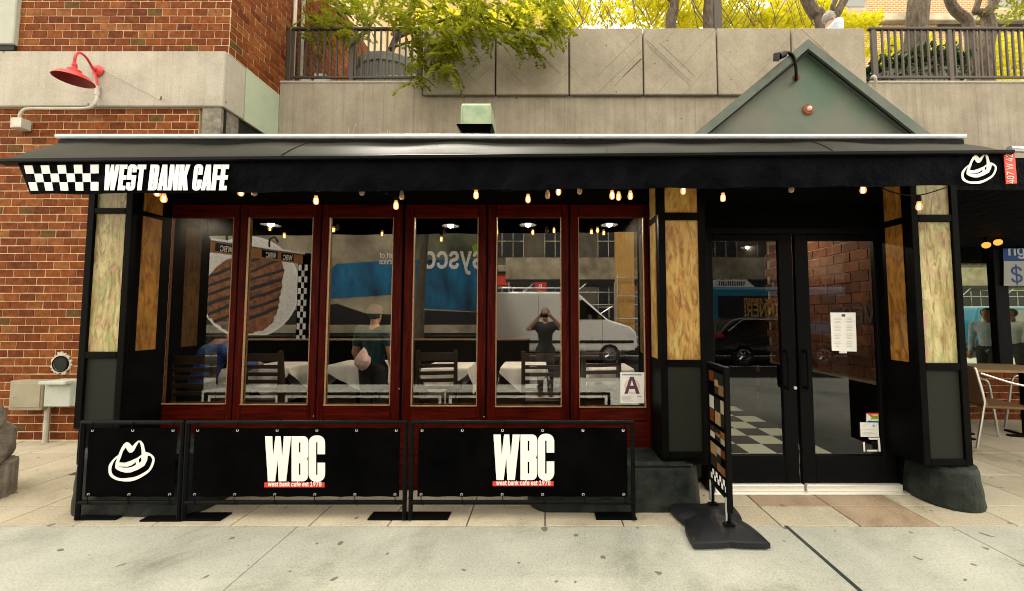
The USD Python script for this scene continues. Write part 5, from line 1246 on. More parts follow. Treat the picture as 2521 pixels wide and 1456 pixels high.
def wheel(t, x, y, r, side, under=None):
    z = -.13 + r
    w = t.add('wheel', lathe([(r * .6, -.1), (r * .95, -.1), (r, -.07), (r, .07), (r * .95, .1), (r * .6, .1)], 32, (x, y, z), 'y'), 'tyre')
    sp = [lathe([(r * .52, -.02), (r * .66, -.02), (r * .66, .105), (r * .52, .105)], 28, (x, y, z), 'y'), lathe([(0, 0), (r * .14, 0), (r * .14, .1), (0, .1)], 16, (x, y, z), 'y')]
    for k in range(5):
        for d in (-.1, .1):
            a = 2 * math.pi * k / 5 + d; sp.append(tube([[x + math.cos(a) * r * .1, y + side * .09, z + math.sin(a) * r * .1], [x + math.cos(a) * r * .56, y + side * .085, z + math.sin(a) * r * .56]], .018, 5))
    for m in sp[:2]:
        if side > 0: m.vertices[:, 1] = 2 * y - m.vertices[:, 1]; m.invert()
    t.add('rim', cat(sp), 'silver', w)
# white van
yv = -6.1; xr_, xf_ = -2.2, 3.3
van = Thing('cargo_van', 'white cargo van driving by, mirrored in the right windows', 'van', (.5, yv - 1, -.13))
vp_ = [(xr_, .30), (xr_, 2.30), (xr_ + .12, 2.42), (xf_ - 2.3, 2.42), (xf_ - 2.05, 2.36), (xf_ - 1.05, 1.45), (xf_ - .25, 1.20), (xf_ - .04, 1.0), (xf_, .55), (xf_ - .05, .30)]
van.add('body', prof_body(vp_, yv - 2.0, yv, .08), 'white_vehicle')
van.add('side_window', frame_place(extr(Polygon([(xf_ - 2.15, 1.45), (xf_ - 2.1, 2.12), (xf_ - 1.95, 2.15), (xf_ - 1.12, 1.45)]), .006), (0, yv - .004, 0), (1, 0, 0), (0, 0, 1), (0, -1, 0)).apply_translation([0, .008, 0]), 'car_glass')
van.add('side_trim', bx(xr_ + .1, xf_ - .15, yv - .002, yv + .012, .62, .72), 'truck_dark')
van.add('door_seam', cat([bx(x, x + .012, yv - .002, yv + .004, .4, 2.3) for x in (xf_ - 2.3, xf_ - 1.25, xf_ - 3.5)]), 'truck_dark')
van.add('roof_rack', cat([tube([[xr_ + .4, yv - .2, 2.58], [xf_ - 2.3, yv - .2, 2.58]], .02, 6)] + [tube([[x, yv - .2, 2.4], [x, yv - .2, 2.58]], .018, 6) for x in (-1.5, -.2, .8)]), 'silver')
van.add('headlight', frame_place(extr(Polygon([(xf_ - .45, 1.02), (xf_ - .1, .95), (xf_ - .08, .75), (xf_ - .3, .80)]), .02), (0, yv + .002, 0), (1, 0, 0), (0, 0, 1), (0, -1, 0)), 'sign_white')
van.add('bumper', cbx(xf_ - .35, xf_ + .08, yv - 2.0, yv - .01, .2, .5, .05), 'truck_dark')
for x in (xr_ + 1.1, xf_ - 1.0): wheel(van, x, yv - .08, .36, 1)
# box truck with printed side
yt = -3.5; Dt = 2 * YW - yt
tx0, tx1 = vat(300, 700, Dt)[0], vat(1183, 700, Dt)[0]
tk = Thing('box_truck', 'long food delivery truck with a grilled steak print, mirrored in the left windows', 'truck', (-6, yt - 1.2, -.13))
tk.add('cargo_box', cbx(tx0, tx1, yt - 2.4, yt, 1.0, 4.05, .04), 'cream_panel')
tk.add('chassis', bx(tx0 - 1, tx1 - .1, yt - 2.1, yt - .3, .5, .98), 'truck_dark')
tk.add('cab', prof_body([(tx0 - 2.5, .5), (tx0 - 2.45, 1.6), (tx0 - 2.1, 2.75), (tx0 - .15, 2.85), (tx0 - .1, .5)], yt - 2.35, yt - .05, .08), 'white_vehicle')
def trunk_print(name, poly, k, mt):
    P = shapely.transform(poly, lambda a: np.array([vat(x, y, Dt)[[0, 2]] for x, y in a])).intersection(sbox(tx0 + .05, 1.04, tx1 - .05, 4.0))
    m = extr(P, .002 + .0015 * k)
    tk.add(name, frame_place(m, (0, yt + .002 + .0015 * k, 0), (1, 0, 0), (0, 0, 1), (0, -1, 0)), mt, smooth=False)
trunk_print('dark_print', Polygon([(300, 830), (300, 772), (700, 768), (830, 748), (900, 772), (1000, 776), (1050, 764), (1183, 770), (1183, 830)]), 1, 'truck_dark')
trunk_print('blue_print', Polygon([(760, 712), (830, 650), (1000, 640), (1183, 640), (1183, 768), (1050, 760), (960, 726), (760, 740)]), 2, 'truck_blue')
trunk_print('base_band', sbox(300, 800, 1183, 820), 2, 'cream_panel')
trunk_print('plate_print', Point(612, 708).buffer(126, quad_segs=32), 3, 'valance_white')
trunk_print('plate_rim', Point(612, 708).buffer(126, quad_segs=32).difference(Point(612, 708).buffer(121, quad_segs=32)), 4, 'white_print')
skc = curve([(505, 735), (515, 680), (560, 640), (630, 628), (685, 634), (700, 660), (694, 710), (684, 760), (668, 800), (630, 818), (580, 822), (535, 800), (508, 770), (505, 735)], 90)[:-1]
sk = Polygon(skc + NR.normal(0, 1.6, skc.shape)).buffer(0)
trunk_print('steak_print', sk, 4, 'steak')
trunk_print('grill_marks', unary_union([LineString(np.array([(490 + t * 23, 712 + i * 23 - t * 8 + R.uniform(-2.5, 2.5)) for t in range(10)])).buffer(R.uniform(2.5, 5)) for i in range(-1, 6)]).intersection(sk), 5, 'truck_dark')
def trunk_text(s, h, px, py, w, mt, name):
    o = vat(px + w, py, Dt); e = vat(px, py, Dt)
    tk.add(name, text(s, h, (o[0], yt + .01, o[2]), (-1, 0, 0), (0, 0, 1), (0, 1, 0), width=abs(o[0] - e[0]), d=.006), mt, smooth=False)
trunk_print('tree_print', sbox(1020, 560, 1183, 639), 2, 'print_green')
trunk_text('sysco', .62, 1046, 660, 145, 'white_print', 'truck_lettering')
trunk_text('heart of', .16, 935, 636, 52, 'white_print', 'slogan')
trunk_text('service', .16, 935, 651, 42, 'white_print', 'slogan')
trunk_print('green_leaf', Polygon([(1162, 606), (1176, 598), (1183, 600), (1183, 622), (1168, 634)]), 3, 'truck_green')
for x in (tx0 - 1.2, tx1 - 2.2, tx1 - 3.3): wheel(tk, x, yt - .15, .5, 1)
# black suv and bus
ys = -5.6
suv = Thing('suv', 'black estate car driving by, mirrored in the left door', 'car', (7, ys - .9, -.13))
a0 = vat(1762, 840, 2 * YW - ys)[0]
sp_ = [(a0 + .05, .25), (a0, .75), (a0 + .15, 1.02), (a0 + .55, 1.42), (a0 + .95, 1.52), (a0 + 2.3, 1.53), (a0 + 3.3, 1.05), (a0 + 4.4, .88), (a0 + 4.55, .55), (a0 + 4.5, .25)]
suv.add('body', prof_body(sp_, ys - 1.85, ys, .1), 'black_vehicle')
suv.add('side_windows', frame_place(extr(Polygon([(a0 + .6, 1.08), (a0 + .95, 1.40), (a0 + 2.25, 1.42), (a0 + 3.0, 1.08)]), .01), (0, ys + .004, 0), (1, 0, 0), (0, 0, 1), (0, -1, 0)), 'car_glass')
suv.add('window_trim', tube(np.array([[a0 + .45, ys + .008, 1.08], [a0 + .92, ys + .008, 1.44], [a0 + 2.3, ys + .008, 1.46], [a0 + 3.1, ys + .008, 1.07]]), .014, 6), 'silver')
suv.add('tail_light', cbx(a0 - .01, a0 + .3, ys - .03, ys + .006, .84, .95, .01), 'tail_red')
for x in (a0 + .95, a0 + 3.65): wheel(suv, x, ys - .1, .36, 1)
yb2 = -9.2; Db = 2 * YW - yb2
b0 = vat(1750, 720, Db)[0]
bus = Thing('city_bus', 'pale blue city bus with a yellow award advertisement, mirrored in the left door', 'bus', (14, yb2 - 1.2, -.13))
bus.add('body', cbx(b0, b0 + 12, yb2 - 2.5, yb2, .25, 2.85, .12), 'blue_vehicle')
bus.add('roof_unit', hull([[x, y, z] for x, y, z in ((b0 + .05, yb2 - 2, 2.86), (b0 + 2.1, yb2 - 2, 2.86), (b0 + .05, yb2 - .3, 2.86), (b0 + 2.1, yb2 - .3, 2.86), (b0 + .4, yb2 - 2, 3.2), (b0 + 1.75, yb2 - 2, 3.2), (b0 + .4, yb2 - .3, 3.2), (b0 + 1.75, yb2 - .3, 3.2))]), 'white_vehicle')
bus.add('roof_grille', cat([bx(b0 + .5 + i * .1, b0 + .55 + i * .1, yb2 - .3, yb2 - .285, 2.92, 3.12) for i in range(12)]), 'truck_dark')
for i in range(7): bus.add('window', cbx(b0 + .35 + i * 1.6, b0 + 1.75 + i * 1.6, yb2 - .02, yb2 + .006, 1.45, 2.35, .01), 'car_glass')
bus.add('advert', bx(b0 + .3, b0 + 9, yb2 + .0061, yb2 + .011, 1.35, 2.45), 'truck_dark')
bus.add('advert_lettering', cat([text("'24 TONY AWARD", .26, (vat(1942, 740, Db)[0], yb2 + .012, vat(1832, 749, Db)[2]), (-1, 0, 0), (0, 0, 1), (0, 1, 0), width=vat(1942, 740, Db)[0] - vat(1832, 740, Db)[0]), text('WINNER!', .55, (vat(1942, 740, Db)[0], yb2 + .012, vat(1832, 779, Db)[2]), (-1, 0, 0), (0, 0, 1), (0, 1, 0), width=vat(1942, 740, Db)[0] - vat(1832, 740, Db)[0])]), 'plywood', smooth=False)
for x in (b0 + 2.2, b0 + 9.5): wheel(bus, x, yb2 - .12, .48, 1)
# teal van seen in the side room glass
def svat(px, py, D): p = at(px, py, D); p[1] = 2 * YSD - D; return p
y3 = -6.3; D3 = 2 * YSD - y3
c0 = svat(2395, 800, D3)[0]
tv = Thing('passenger_van', 'teal passenger van with a red tail light, mirrored in the side room glass', 'van', (c0 + 2.4, y3 - 1, -.13))
tv.add('body', prof_body([(c0, .3), (c0 + .02, 1.2), (c0 + .25, 1.95), (c0 + .5, 2.02), (c0 + 3.4, 2.0), (c0 + 4.2, 1.2), (c0 + 5.0, 1.0), (c0 + 5.05, .3)], y3 - 1.9, y3, .1), 'blue_vehicle')
tv.add('side_windows', frame_place(extr(Polygon([(c0 + .35, 1.25), (c0 + .5, 1.85), (c0 + 3.3, 1.85), (c0 + 3.9, 1.25)]), .01), (0, y3 + .006, 0), (1, 0, 0), (0, 0, 1), (0, -1, 0)), 'car_glass')
tv.add('side_stripe', bx(c0 + .05, c0 + 4.9, y3 - .002, y3 + .008, 1.12, 1.17), 'sign_white')
tv.add('tail_light', cbx(c0 - .02, c0 + .3, y3 - .05, y3 + .012, .75, 1.1, .01), 'tail_red')
for x in (c0 + .95, c0 + 4.1): wheel(tv, x, y3 - .1, .36, 1)
q1, q2 = svat(2432, 800, 7.6), svat(2492, 790, 8.3)
person('person', 'person with pale shirt and dark jacket walking, mirrored left of the black post', (q1[0], q1[1], 0), 70, stand(knl=(.1, .14, .5), anl=(.1, .2, .1), tol=(.11, .36, .05), anr=(-.1, -.2, .1)), dict(top='pale_blue_shirt', legs='dark_cloth'))
person('person', 'person in a white shirt walking, mirrored behind the price sign window', (q2[0], q2[1], 0), 80, stand(knr=(-.1, .14, .5), anr=(-.1, .2, .1), tor=(-.11, .36, .05)), dict(top='white_cloth', legs='dark_cloth'))
# dining shed frame at the kerb
sh0, sh1 = vat(492, 700, 8.0), vat(748, 700, 10.1)
ds = Thing('dining_shed', 'orange kerbside dining shed frame with checkered posts, mirrored in the left windows', 'shed', (sh0[0], -2, 0))
for p in (sh0, sh1):
    ds.add('post', bx(p[0] - .14, p[0] + .14, p[1] - .05, p[1] + .05, 0, 3.3), 'black_banner')
    ds.add('checks', cat([bx(p[0] - .12 + .08 * i, p[0] - .12 + .08 * (i + 1), p[1] + .0501, p[1] + .054, .9 + .16 * j, 1.06 + .16 * j) for i in range(3) for j in range(13) if (i + j) % 2 == 0]), 'white_print', smooth=False)
d_ = sh1 - sh0; nrm_ = np.array([-d_[1], d_[0], 0]); nrm_ /= np.linalg.norm(nrm_)
def dsb(u0, u1, w0, w1, z0, z1): return hull([[*(sh0 + d_ * u + nrm_ * w)[:2], z] for u in (u0, u1) for w in (w0, w1) for z in (z0, z1)])
ds.add('header', dsb(.03, .97, -.03, .03, 3.0, 3.3), 'orange_panel')
ds.add('top_light', dsb(.0, 1.0, .035, .06, 3.26, 3.31), 'silver')
for u0, u1 in ((.10, .26), (.52, .68), (.72, .86)): ds.add('name_box', dsb(u0, u1, .031, .036, 3.04, 3.22), 'black_banner')
ds.add('unseen_low_wall', cat([bx(-7.6, -.35, -1.75, -1.65, 0, 1.02), bx(-7.6, -.35, -2.4, -1.76, .0, .12)]), 'void_black')  # out of view behind the camera, placed to darken the lower window reflections
ds.add('wall_cap', bx(-7.62, -.33, -1.78, -1.62, 1.021, 1.05), 'teak')
exd = -d_ / np.linalg.norm(d_)
for u0, s_t in ((.26, 'WBC'), (.68, 'WBC'), (.86, 'WBC')):
    o_ = sh0 + d_ * (u0 - .015) + nrm_ * .037; ds.add('box_lettering', text(s_t, .13, (o_[0], o_[1], 3.06), exd, (0, 0, 1), nrm_, width=.24), 'white_print', smooth=False)
for u in (.2, .6):
    a_ = sh0 + d_ * u; ds.add('gooseneck_lamp', tube(curve([[a_[0], a_[1], 3.3], [a_[0], a_[1], 3.5], [a_[0] + .2, a_[1] + .1, 3.55], [a_[0] + .3, a_[1] + .12, 3.42]], 16), .02, 6), 'black_metal')
ds.add('end_panel', bx(sh0[0] - 1.2, sh0[0] - .15, sh0[1] - .03, sh0[1] + .03, 0, 3.1), 'orange_panel')
# street tree and opposite side
def limb_tree(t, base, top, r0, branches, seed, mt='bark'):
    rr_ = random.Random(seed)
    mid = (np.array(base) + top) / 2 + [rr_.uniform(-.1, .1), rr_.uniform(-.1, .1), 0]
    c = curve([base, mid, top], 16)
    t.add('trunk', tube(c, np.linspace(r0, r0 * .6, len(c)), 10), mt)
    for (p0, p1, r) in branches:
        m = (np.array(p0) + p1) / 2 + [rr_.uniform(-.15, .15), rr_.uniform(-.15, .15), rr_.uniform(0, .2)]
        cc = curve([p0, m, p1], 12); t.add('branch', tube(cc, np.linspace(r, r * .45, len(cc)), 7), mt)
def leaves_mesh(P, size, seed, droop=.4, aspect=2.2):
    rg = np.random.default_rng(seed); n = len(P)
    d = rg.normal(size=(n, 3)); d[:, 2] -= droop; d /= np.linalg.norm(d, axis=1, keepdims=True)
    u = rg.normal(size=(n, 3)); u -= (u * d).sum(1, keepdims=True) * d; u /= np.linalg.norm(u, axis=1, keepdims=True)
    nn = np.cross(d, u)
    s = size * rg.uniform(.6, 1.35, (n, 1))
    a = P; b = P + d * s * .5 + u * s / aspect * .5 + nn * s * .08; c = P + d * s; e = P + d * s * .5 - u * s / aspect * .5 + nn * s * .08
    v = np.stack([a, b, c, e], 1).reshape(-1, 3); k = np.arange(n)[:, None] * 4
    f = np.concatenate([k + [0, 1, 2], k + [0, 2, 3]], 1).reshape(-1, 3)
    return trimesh.Trimesh(v, f, process=False)
def clumps(centers, radii, per, seed):
    rg = np.random.default_rng(seed); out = []
    for c, r in zip(centers, radii):
        p = rg.normal(size=(per, 3)); p /= np.linalg.norm(p, axis=1, keepdims=True); p *= rg.uniform(.2, 1, (per, 1)) ** .5
        out.append(np.array(c) + p * np.array(r))
    return np.vstack(out)
stt = Thing('street_tree', 'kerb tree with a dark trunk, mirrored in the fourth window', 'tree', (-3.05, -2.0, 0))
limb_tree(stt, (-3.05, -2.0, 0), (-2.9, -2.05, 4.2), .14, [((-2.9, -2.05, 4.0), (-4.2, -2.5, 6.0), .07), ((-2.9, -2.05, 4.1), (-1.7, -2.6, 6.2), .07), ((-2.9, -2.05, 4.2), (-2.8, -3, 7), .08)], 3)
rg = np.random.default_rng(11)
cs = np.array([[-3, -2.6, 6.6]]) + rg.normal(size=(40, 3)) * [1.2, .8, .8]
stt.add('crown', leaves_mesh(clumps(cs, [(.45, .45, .3)] * 40, 60, 5), .11, 6), 'leaf_lime', smooth=False, kind='stuff')
op = Thing('opposite_building', 'pale masonry building across the street, mirrored in the glass', 'building', (0, -22, 0))
op.add('wall', bx(-45, 50, -24, -22, 0, 11), 'pale_facade')
for i in range(22):
    x = -42 + i * 4.2
    for z in (1.0, 6.2):
        w = op.add('window', bx(x, x + 2.6, -22, -21.96, z, z + 2.9), 'truck_dark')
for i, (x, c_) in enumerate(((-30, 'red_print'), (-17, 'plywood'), (-4, 'red_print'), (8.5, 'sign_white'), (21, 'plywood'), (30, 'blue_sign'))):
    op.add('shop_sign', bx(x, x + 3.4, -21.97, -21.85, 3.95, 4.7), c_)
for i in range(22):
    x = -42 + i * 4.2
    op.add('window_bars', cat([bx(x + k, x + k + .07, -21.959, -21.93, z, z + 2.9) for k in (.0, .83, 1.7, 2.53) for z in (1.0, 6.2)] + [bx(x, x + 2.6, -21.959, -21.935, z, z + .08) for z in (2.2, 3.8, 7.4, 9.0)]), 'cream_panel')
op.add('cornice', cbx(-45, 50, -22.002, -21.6, 5.0, 5.5, .05), 'cream_panel')
shd = Thing('sidewalk_shed', 'white scaffold shed over the far pavement, mirrored in the right windows', 'scaffold', (6, -15, 0))
for x in np.arange(-2, 34, 3.0):
    shd.add('post', tube([[x, -14, 0], [x, -14, 3.6]], .05, 8), 'silver')
    shd.add('brace', cat([tube([[x, -14, 2.2], [x + 1.5, -14, 3.5]], .03, 6), tube([[x, -14, .3], [x + 3, -14, 2.2]], .025, 6), tube([[x + 3, -14, .3], [x, -14, 2.2]], .025, 6)]), 'silver')
shd.add('parapet', bx(-2.2, 34, -14.08, -14, 3.65, 4.9), 'cream_panel')
shd.add('deck', bx(-2.2, 34, -18, -13.9, 3.5, 3.64), 'truck_dark')
for z in (2.2, 2.9): shd.add('ledger', tube([[-2, -13.95, z], [34, -13.95, z]], .03, 6), 'silver')
ply = Thing('plywood_pillar', 'tall orange plywood pillar across the street, mirrored in the sixth window', 'pillar', (4.5, -12.9, 0))
p0, p1 = vat(1518, 700, 19.6), vat(1562, 700, 19.6)
ply.add('board', cbx(p0[0], p1[0], p0[1] - .5, p0[1], 0, 6.4, .02), 'plywood')
ply.add('frame', cat([tube([[p0[0] - .1, p0[1] + .15, z], [p1[0] + .5, p0[1] + .15, z]], .025, 6) for z in (1.4, 2.6, 3.6)] + [tube([[x, p0[1] + .15, .0], [x, p0[1] + .15, 3.8]], .025, 6) for x in (p0[0], p1[0] + .3)]), 'silver')

# ================================================================== TERRACE: planters, trees, buildings behind
def planter(name, label, px0, px1, ptop, Yc, ivy):
    x0, x1 = Xr(px0, Yc, 150), Xr(px1, Yc, 150)
    r = (x1 - x0) / 2; cx = (x0 + x1) / 2
    t = Thing(name, label, 'planter', (cx, Yc + r, ZT - .12), 'round concrete planters on the terrace')
    zt = at((px0 + px1) / 2, ptop, Yc)[2]
    n = 72; zb = ZT - .118
    t.add('drum', lathe([(0, zb), (r, zb), (r, zt - .16), (r - .03, zt - .155), (0, zt - .155)], n, (cx, Yc + r, 0)), 'planter_concrete')
    t.add('rim', lathe([(r - .06, zt - .154), (r + .035, zt - .154), (r + .04, zt - .14), (r + .04, zt - .01), (r + .03, zt), (r - .06, zt)], n, (cx, Yc + r, 0)), 'planter_concrete')
    ribs = [bx(-.012, .012, -.012, .012, zb, zt - .16).apply_transform(trimesh.transformations.translation_matrix([cx + (r + .004) * math.sin(a), Yc + r - (r + .004) * math.cos(a), 0])) for a in np.linspace(-1.5, 1.5, 34)]
    t.add('ribs', cat(ribs), 'planter_concrete', kind='stuff')
    if ivy:
        a = NR.uniform(-1.7, 1.7, 2600); rad_ = r + NR.normal(.02, .06, 2600)
        h = zt + .05 + np.abs(NR.normal(0, .13, 2600)) - .30 * NR.random(2600) ** 2.2
        P = np.c_[cx + rad_ * np.sin(a), Yc + r - rad_ * np.cos(a), h]
        iv = Thing('ivy', 'dark green ivy spilling over the round planter behind the right railing', 'ivy', (cx, Yc, zt), kind='stuff')
        iv.add('ivy_leaves', leaves_mesh(P, .085, 31, .3, 1.2), 'leaf_ivy', smooth=False)
    return cx, Yc + r, zt
planter('round_planter', 'round ribbed concrete planter behind the left railing', 845, 1022, 128, 6.35, False)
pc2 = planter('round_planter', 'round ribbed concrete planter topped with ivy behind the right railing', 2165, 2445, 152, 6.35, True)
sp1 = Thing('white_sill_blocks', 'sunlit white blocks standing on the terrace edge at the left railing', 'blocks', at(790, 196, 6.1))
sp1.add('block', pxbox(740, 186, 757, 206, 6.1, 6.3, c=.01), 'sign_white'); sp1.add('block', pxbox(772, 180, 800, 206, 6.1, 6.3, c=.01), 'sign_white')
pp_ = Thing('wall_pipes', 'pair of pale vertical pipes on the side wall of the brick building', 'pipes', (XCOR + .1, 6.4, ZT))
for px in (724, 744):
    q = at(px, 100, 6.1); x = XCOR + .07; y = x / ((px - CX) / FPX) * (CP - (-(100 - CY) / FPX) * SP)
    pp_.add('pipe', tube([[x, y, ZT - .12], [x, y, 9]], .028, 8), 'galvanised')

def path(pts, Y): return [at(px, py, Y + dy) for px, py, dy in pts]
def trunk_thing(label, Y, paths, radii, crown=None, mt='leaf_yellow', size=.10, base=None):
    b = at(*paths[0][0][:2], Y + paths[0][0][2]); b = np.array([b[0], b[1], ZT - .12])
    t = Thing('terrace_tree', label, 'tree', b)
    for i, (p, (r0, r1)) in enumerate(zip(paths, radii)):
        c = path(p, Y)
        if i == 0: c = [np.array([c[0][0], c[0][1], ZT - .12])] + c
        c = curve(c, 30)
        c = c + (meshkit.fbm(c * 3, 2) - .5)[:, None] * .03
        t.add('trunk' if i == 0 else 'branch', tube(c, np.linspace(r0, r1, len(c)) * (1 + .12 * (meshkit.noise(c * 5) - .5)), 10), 'bark')
    if crown is not None: t.add('crown', leaves_mesh(crown, size, len(USED)), mt, smooth=False, kind='stuff')
    return t
def pxcloud(boxes, per, seed, Y0, Y1):
    rg = np.random.default_rng(seed); out = []
    for (x0, y0, x1, y1, w) in boxes:
        n = int(per * w)
        px = rg.uniform(x0, x1, n); py = rg.uniform(y0, y1, n); Y = rg.uniform(Y0, Y1, n)
        out += [at(a, b, c) for a, b, c in zip(px, py, Y)]
    return np.array(out)
def clumped(P, r, per, seed):
    return clumps(P, [(r, r, r * .6)] * len(P), per, seed)
# trees behind, named by what one sees
trunk_thing('dark forked tree trunk above the fifth concrete panel', 8.2, [[(1652, 66, 0), (1658, 30, 0), (1664, -4, 0), (1690, -60, .2)], [(1662, 4, 0), (1640, -12, 0), (1600, -60, 0)]], [(.14, .09), (.07, .05)],
            clumped(pxcloud([(1480, -140, 1760, 15, 1)], 60, 1, 7.8, 9.5), .22, 40, 2), 'leaf_yellow', .11)
trunk_thing('straight dark trunk next to the brown lamp pole', 8.4, [[(1744, 66, 0), (1746, 0, 0), (1750, -80, 0)]], [(.13, .11)], clumped(pxcloud([(1620, -170, 1900, 2, 1)], 50, 3, 8.2, 9.6), .22, 40, 4), 'leaf_yellow', .11)
single('lamp_pole', cbx(Xr(1758, 8.3, 30), Xr(1778, 8.3, 30), 8.3, 8.45, ZT - .12, 9.5, .01), 'rail_brown', 'square brown pole rising beside a trunk above the terrace wall', 'pole')
trunk_thing('tree trunk leaning left just before the grey haired man', 7.4, [[(2022, 66, 0), (2003, 30, 0), (1985, -5, 0), (1960, -70, 0)]], [(.11, .10)])
trunk_thing('forked trunk rising right behind the grey haired man', 8.0, [[(2056, 66, 0), (2062, 32, 0), (2078, 0, 0), (2100, -60, 0)], [(2060, 34, 0), (2050, 20, 0), (2058, -6, 0), (2066, -60, 0)]], [(.10, .08), (.06, .05)])
trunk_thing('thick straight trunk in the ivy planter behind the right railing', 7.1, [[(2253, 150, 0), (2256, 70, 0), (2262, 0, 0), (2268, -90, 0)]], [(.19, .17)])
trunk_thing('wavy trunk bending left above the right railing', 7.3, [[(2392, 125, 0), (2388, 80, 0), (2380, 50, 0), (2352, 26, 0), (2335, -8, 0), (2325, -70, 0)]], [(.10, .075)])
trunk_thing('gnarled forked trunk at the right end of the railing', 7.5, [[(2428, 150, 0), (2436, 80, 0), (2434, 52, 0), (2430, 32, 0), (2448, 5, 0), (2458, -60, 0)], [(2430, 40, 0), (2415, 30, 0), (2402, 28, 0), (2408, 6, 0), (2420, -50, 0)]], [(.13, .075), (.07, .05)],
            clumped(pxcloud([(2420, -120, 2640, 40, 1)], 40, 8, 7.2, 8.4), .2, 34, 9), 'leaf_lime', .10)
# thin twigs crossing the yellow foliage
for k, (a, b) in enumerate((((1930 - 40, 66), (1800, -10)), ((1600, 66), (1520, -20)), ((1480, 66), (1560, -10)), ((1850, 66), (1905, -10)), ((1820, 66), (1960, 0)), ((1560, 66), (1690, -5)))):
    pass
tw_ = []
for i in range(60):
    px = R.uniform(1400, 2010); Y = R.uniform(7.6, 9.0)
    p = at(px, 66 + R.uniform(-5, 10), Y); L1 = R.uniform(.4, 1.2); s = R.choice((-1, 1)) * R.uniform(.2, .9)
    q1_ = p + [s * L1 * .5, R.uniform(-.1, .1), L1 * .5]; q2_ = q1_ + [s * L1 * R.uniform(.1, .7), R.uniform(-.1, .1), L1 * .6]
    tw_.append(tube(curve([p, q1_, q2_], 8), np.linspace(.014, .005, 9)[:len(curve([p, q1_, q2_], 8))] if False else .008, 4))
    tw_.append(tube(curve([q1_, q1_ + [-s * .3, 0, .35]], 4), .005, 4))
single('thin_branches', cat(tw_), 'bark', 'thin bare branches in front of the yellow foliage', 'branches', kind='stuff')
fol = np.vstack([clumped(pxcloud([(1380, -40, 1640, 70, 1), (1600, -30, 2060, 72, 2.0), (1040, 10, 1420, 70, 1.0)], 95, 21, 9.3, 11.5), .24, 26, 22),
                 clumped(pxcloud([(2140, 90, 2560, 215, 1.0), (2060, 40, 2160, 75, .3), (1640, 30, 2080, 75, .8)], 130, 23, 9.0, 10.5), .2, 30, 24)])
single('yellow_shrubbery', leaves_mesh(fol, .12, 25, .2, 1.5), 'leaf_yellow', 'sunlit yellow green shrubbery filling the terrace behind the wall', 'shrubs', kind='stuff', smooth=False)
# the near tree overhanging the wall at the left
nt = Thing('overhanging_tree', 'honey locust tree overhanging the concrete wall at the left railing', 'tree', (at(930, 200, 6.9)[0], 6.9, ZT - .12))
base = at(905, 190, 6.9)
for i, (p, (r0, r1)) in enumerate((([(948, 196, 0), (955, 150, 0), (975, 95, 0), (1005, 40, -.2), (1030, -10, -.3)], (.075, .05)), ([(880, 200, 0), (876, 150, 0), (868, 110, 0), (850, 60, -.1), (820, 0, -.2)], (.085, .05)),
                                   ([(975, 95, 0), (1060, 60, -.6), (1150, 40, -1.0), (1240, 55, -1.3), (1310, 95, -1.4)], (.03, .008)), ([(955, 120, 0), (1030, 100, -.7), (1080, 110, -1.2), (1110, 160, -1.35)], (.025, .007)),
                                   ([(868, 110, 0), (905, 70, -.2), (935, 20, -.3), (960, -20, -.4)], (.04, .02)), ([(850, 60, -.1), (800, 50, -.4), (755, 70, -.5)], (.02, .008)))):
    c = path(p, 6.9)
    if i < 2: c = [np.array([c[0][0], c[0][1], ZT - .12])] + c
    c = curve(c, 24); nt.add('trunk' if i < 2 else 'branch', tube(c, np.linspace(r0, r1, len(c)), 8), 'bark')
# compound leaves: a midrib with two ranks of leaflets, drooping
def sprays(boxes, per, seed):
    rg = np.random.default_rng(seed); P = []; D = []; rib = []
    for (x0, y0, x1, y1, w, Y0, Y1) in boxes:
        for _ in range(int(per * w)):
            p = at(rg.uniform(x0, x1), rg.uniform(y0, y1), rg.uniform(Y0, Y1))
            d = np.array([rg.normal(.5, .7), rg.normal(-.3, .5), rg.normal(-.25, .45)]); d /= np.linalg.norm(d)
            L_ = rg.uniform(.16, .30)
            sdir_ = np.cross(d, [0, 0, 1.0]); sdir_ /= max(np.linalg.norm(sdir_), 1e-6); sdir_ += rg.normal(size=3) * .25
            for k in range(11):
                u = k / 10; q_ = p + d * L_ * u + np.array([0, 0, -.12 * u * u])
                for s in (-1, 1): P.append(q_); D.append(d * .5 + s * sdir_ + [0, 0, -.2])
    P = np.array(P); D = np.array(D); D /= np.linalg.norm(D, axis=1, keepdims=True)
    n = len(P); s = rg.uniform(.05, .09, (n, 1)); U = np.cross(D, rg.normal(size=(n, 3)) * .5 + [0, -.3, 1]); U /= np.linalg.norm(U, axis=1, keepdims=True)
    v = np.stack([P, P + D * s * .5 + U * s * .27, P + D * s, P + D * s * .5 - U * s * .27], 1).reshape(-1, 3); k = np.arange(n)[:, None] * 4
    return trimesh.Trimesh(v, np.concatenate([k + [0, 1, 2], k + [0, 2, 3]], 1).reshape(-1, 3), process=False)
nt.add('crown', sprays([(735, -20, 1000, 55, 1.8, 5.5, 6.8), (740, 40, 900, 100, .8, 5.6, 6.6), (960, -20, 1180, 80, 2.4, 5.2, 6.4), (1150, -20, 1390, 70, 2.1, 5.0, 6.2), (1040, 70, 1160, 110, .7, 5.1, 5.7),
                        (1200, 60, 1330, 105, .6, 5.1, 5.6), (1280, 90, 1330, 135, .22, 5.1, 5.5), (1070, 105, 1118, 190, .5, 5.1, 5.6), (1005, 140, 1060, 205, .25, 5.3, 5.7), (1330, 60, 1385, 85, .16, 5.1, 5.6), (1000, 85, 1040, 130, .2, 5.4, 5.8)], 58, 41), 'leaf_lime', smooth=False, kind='stuff')
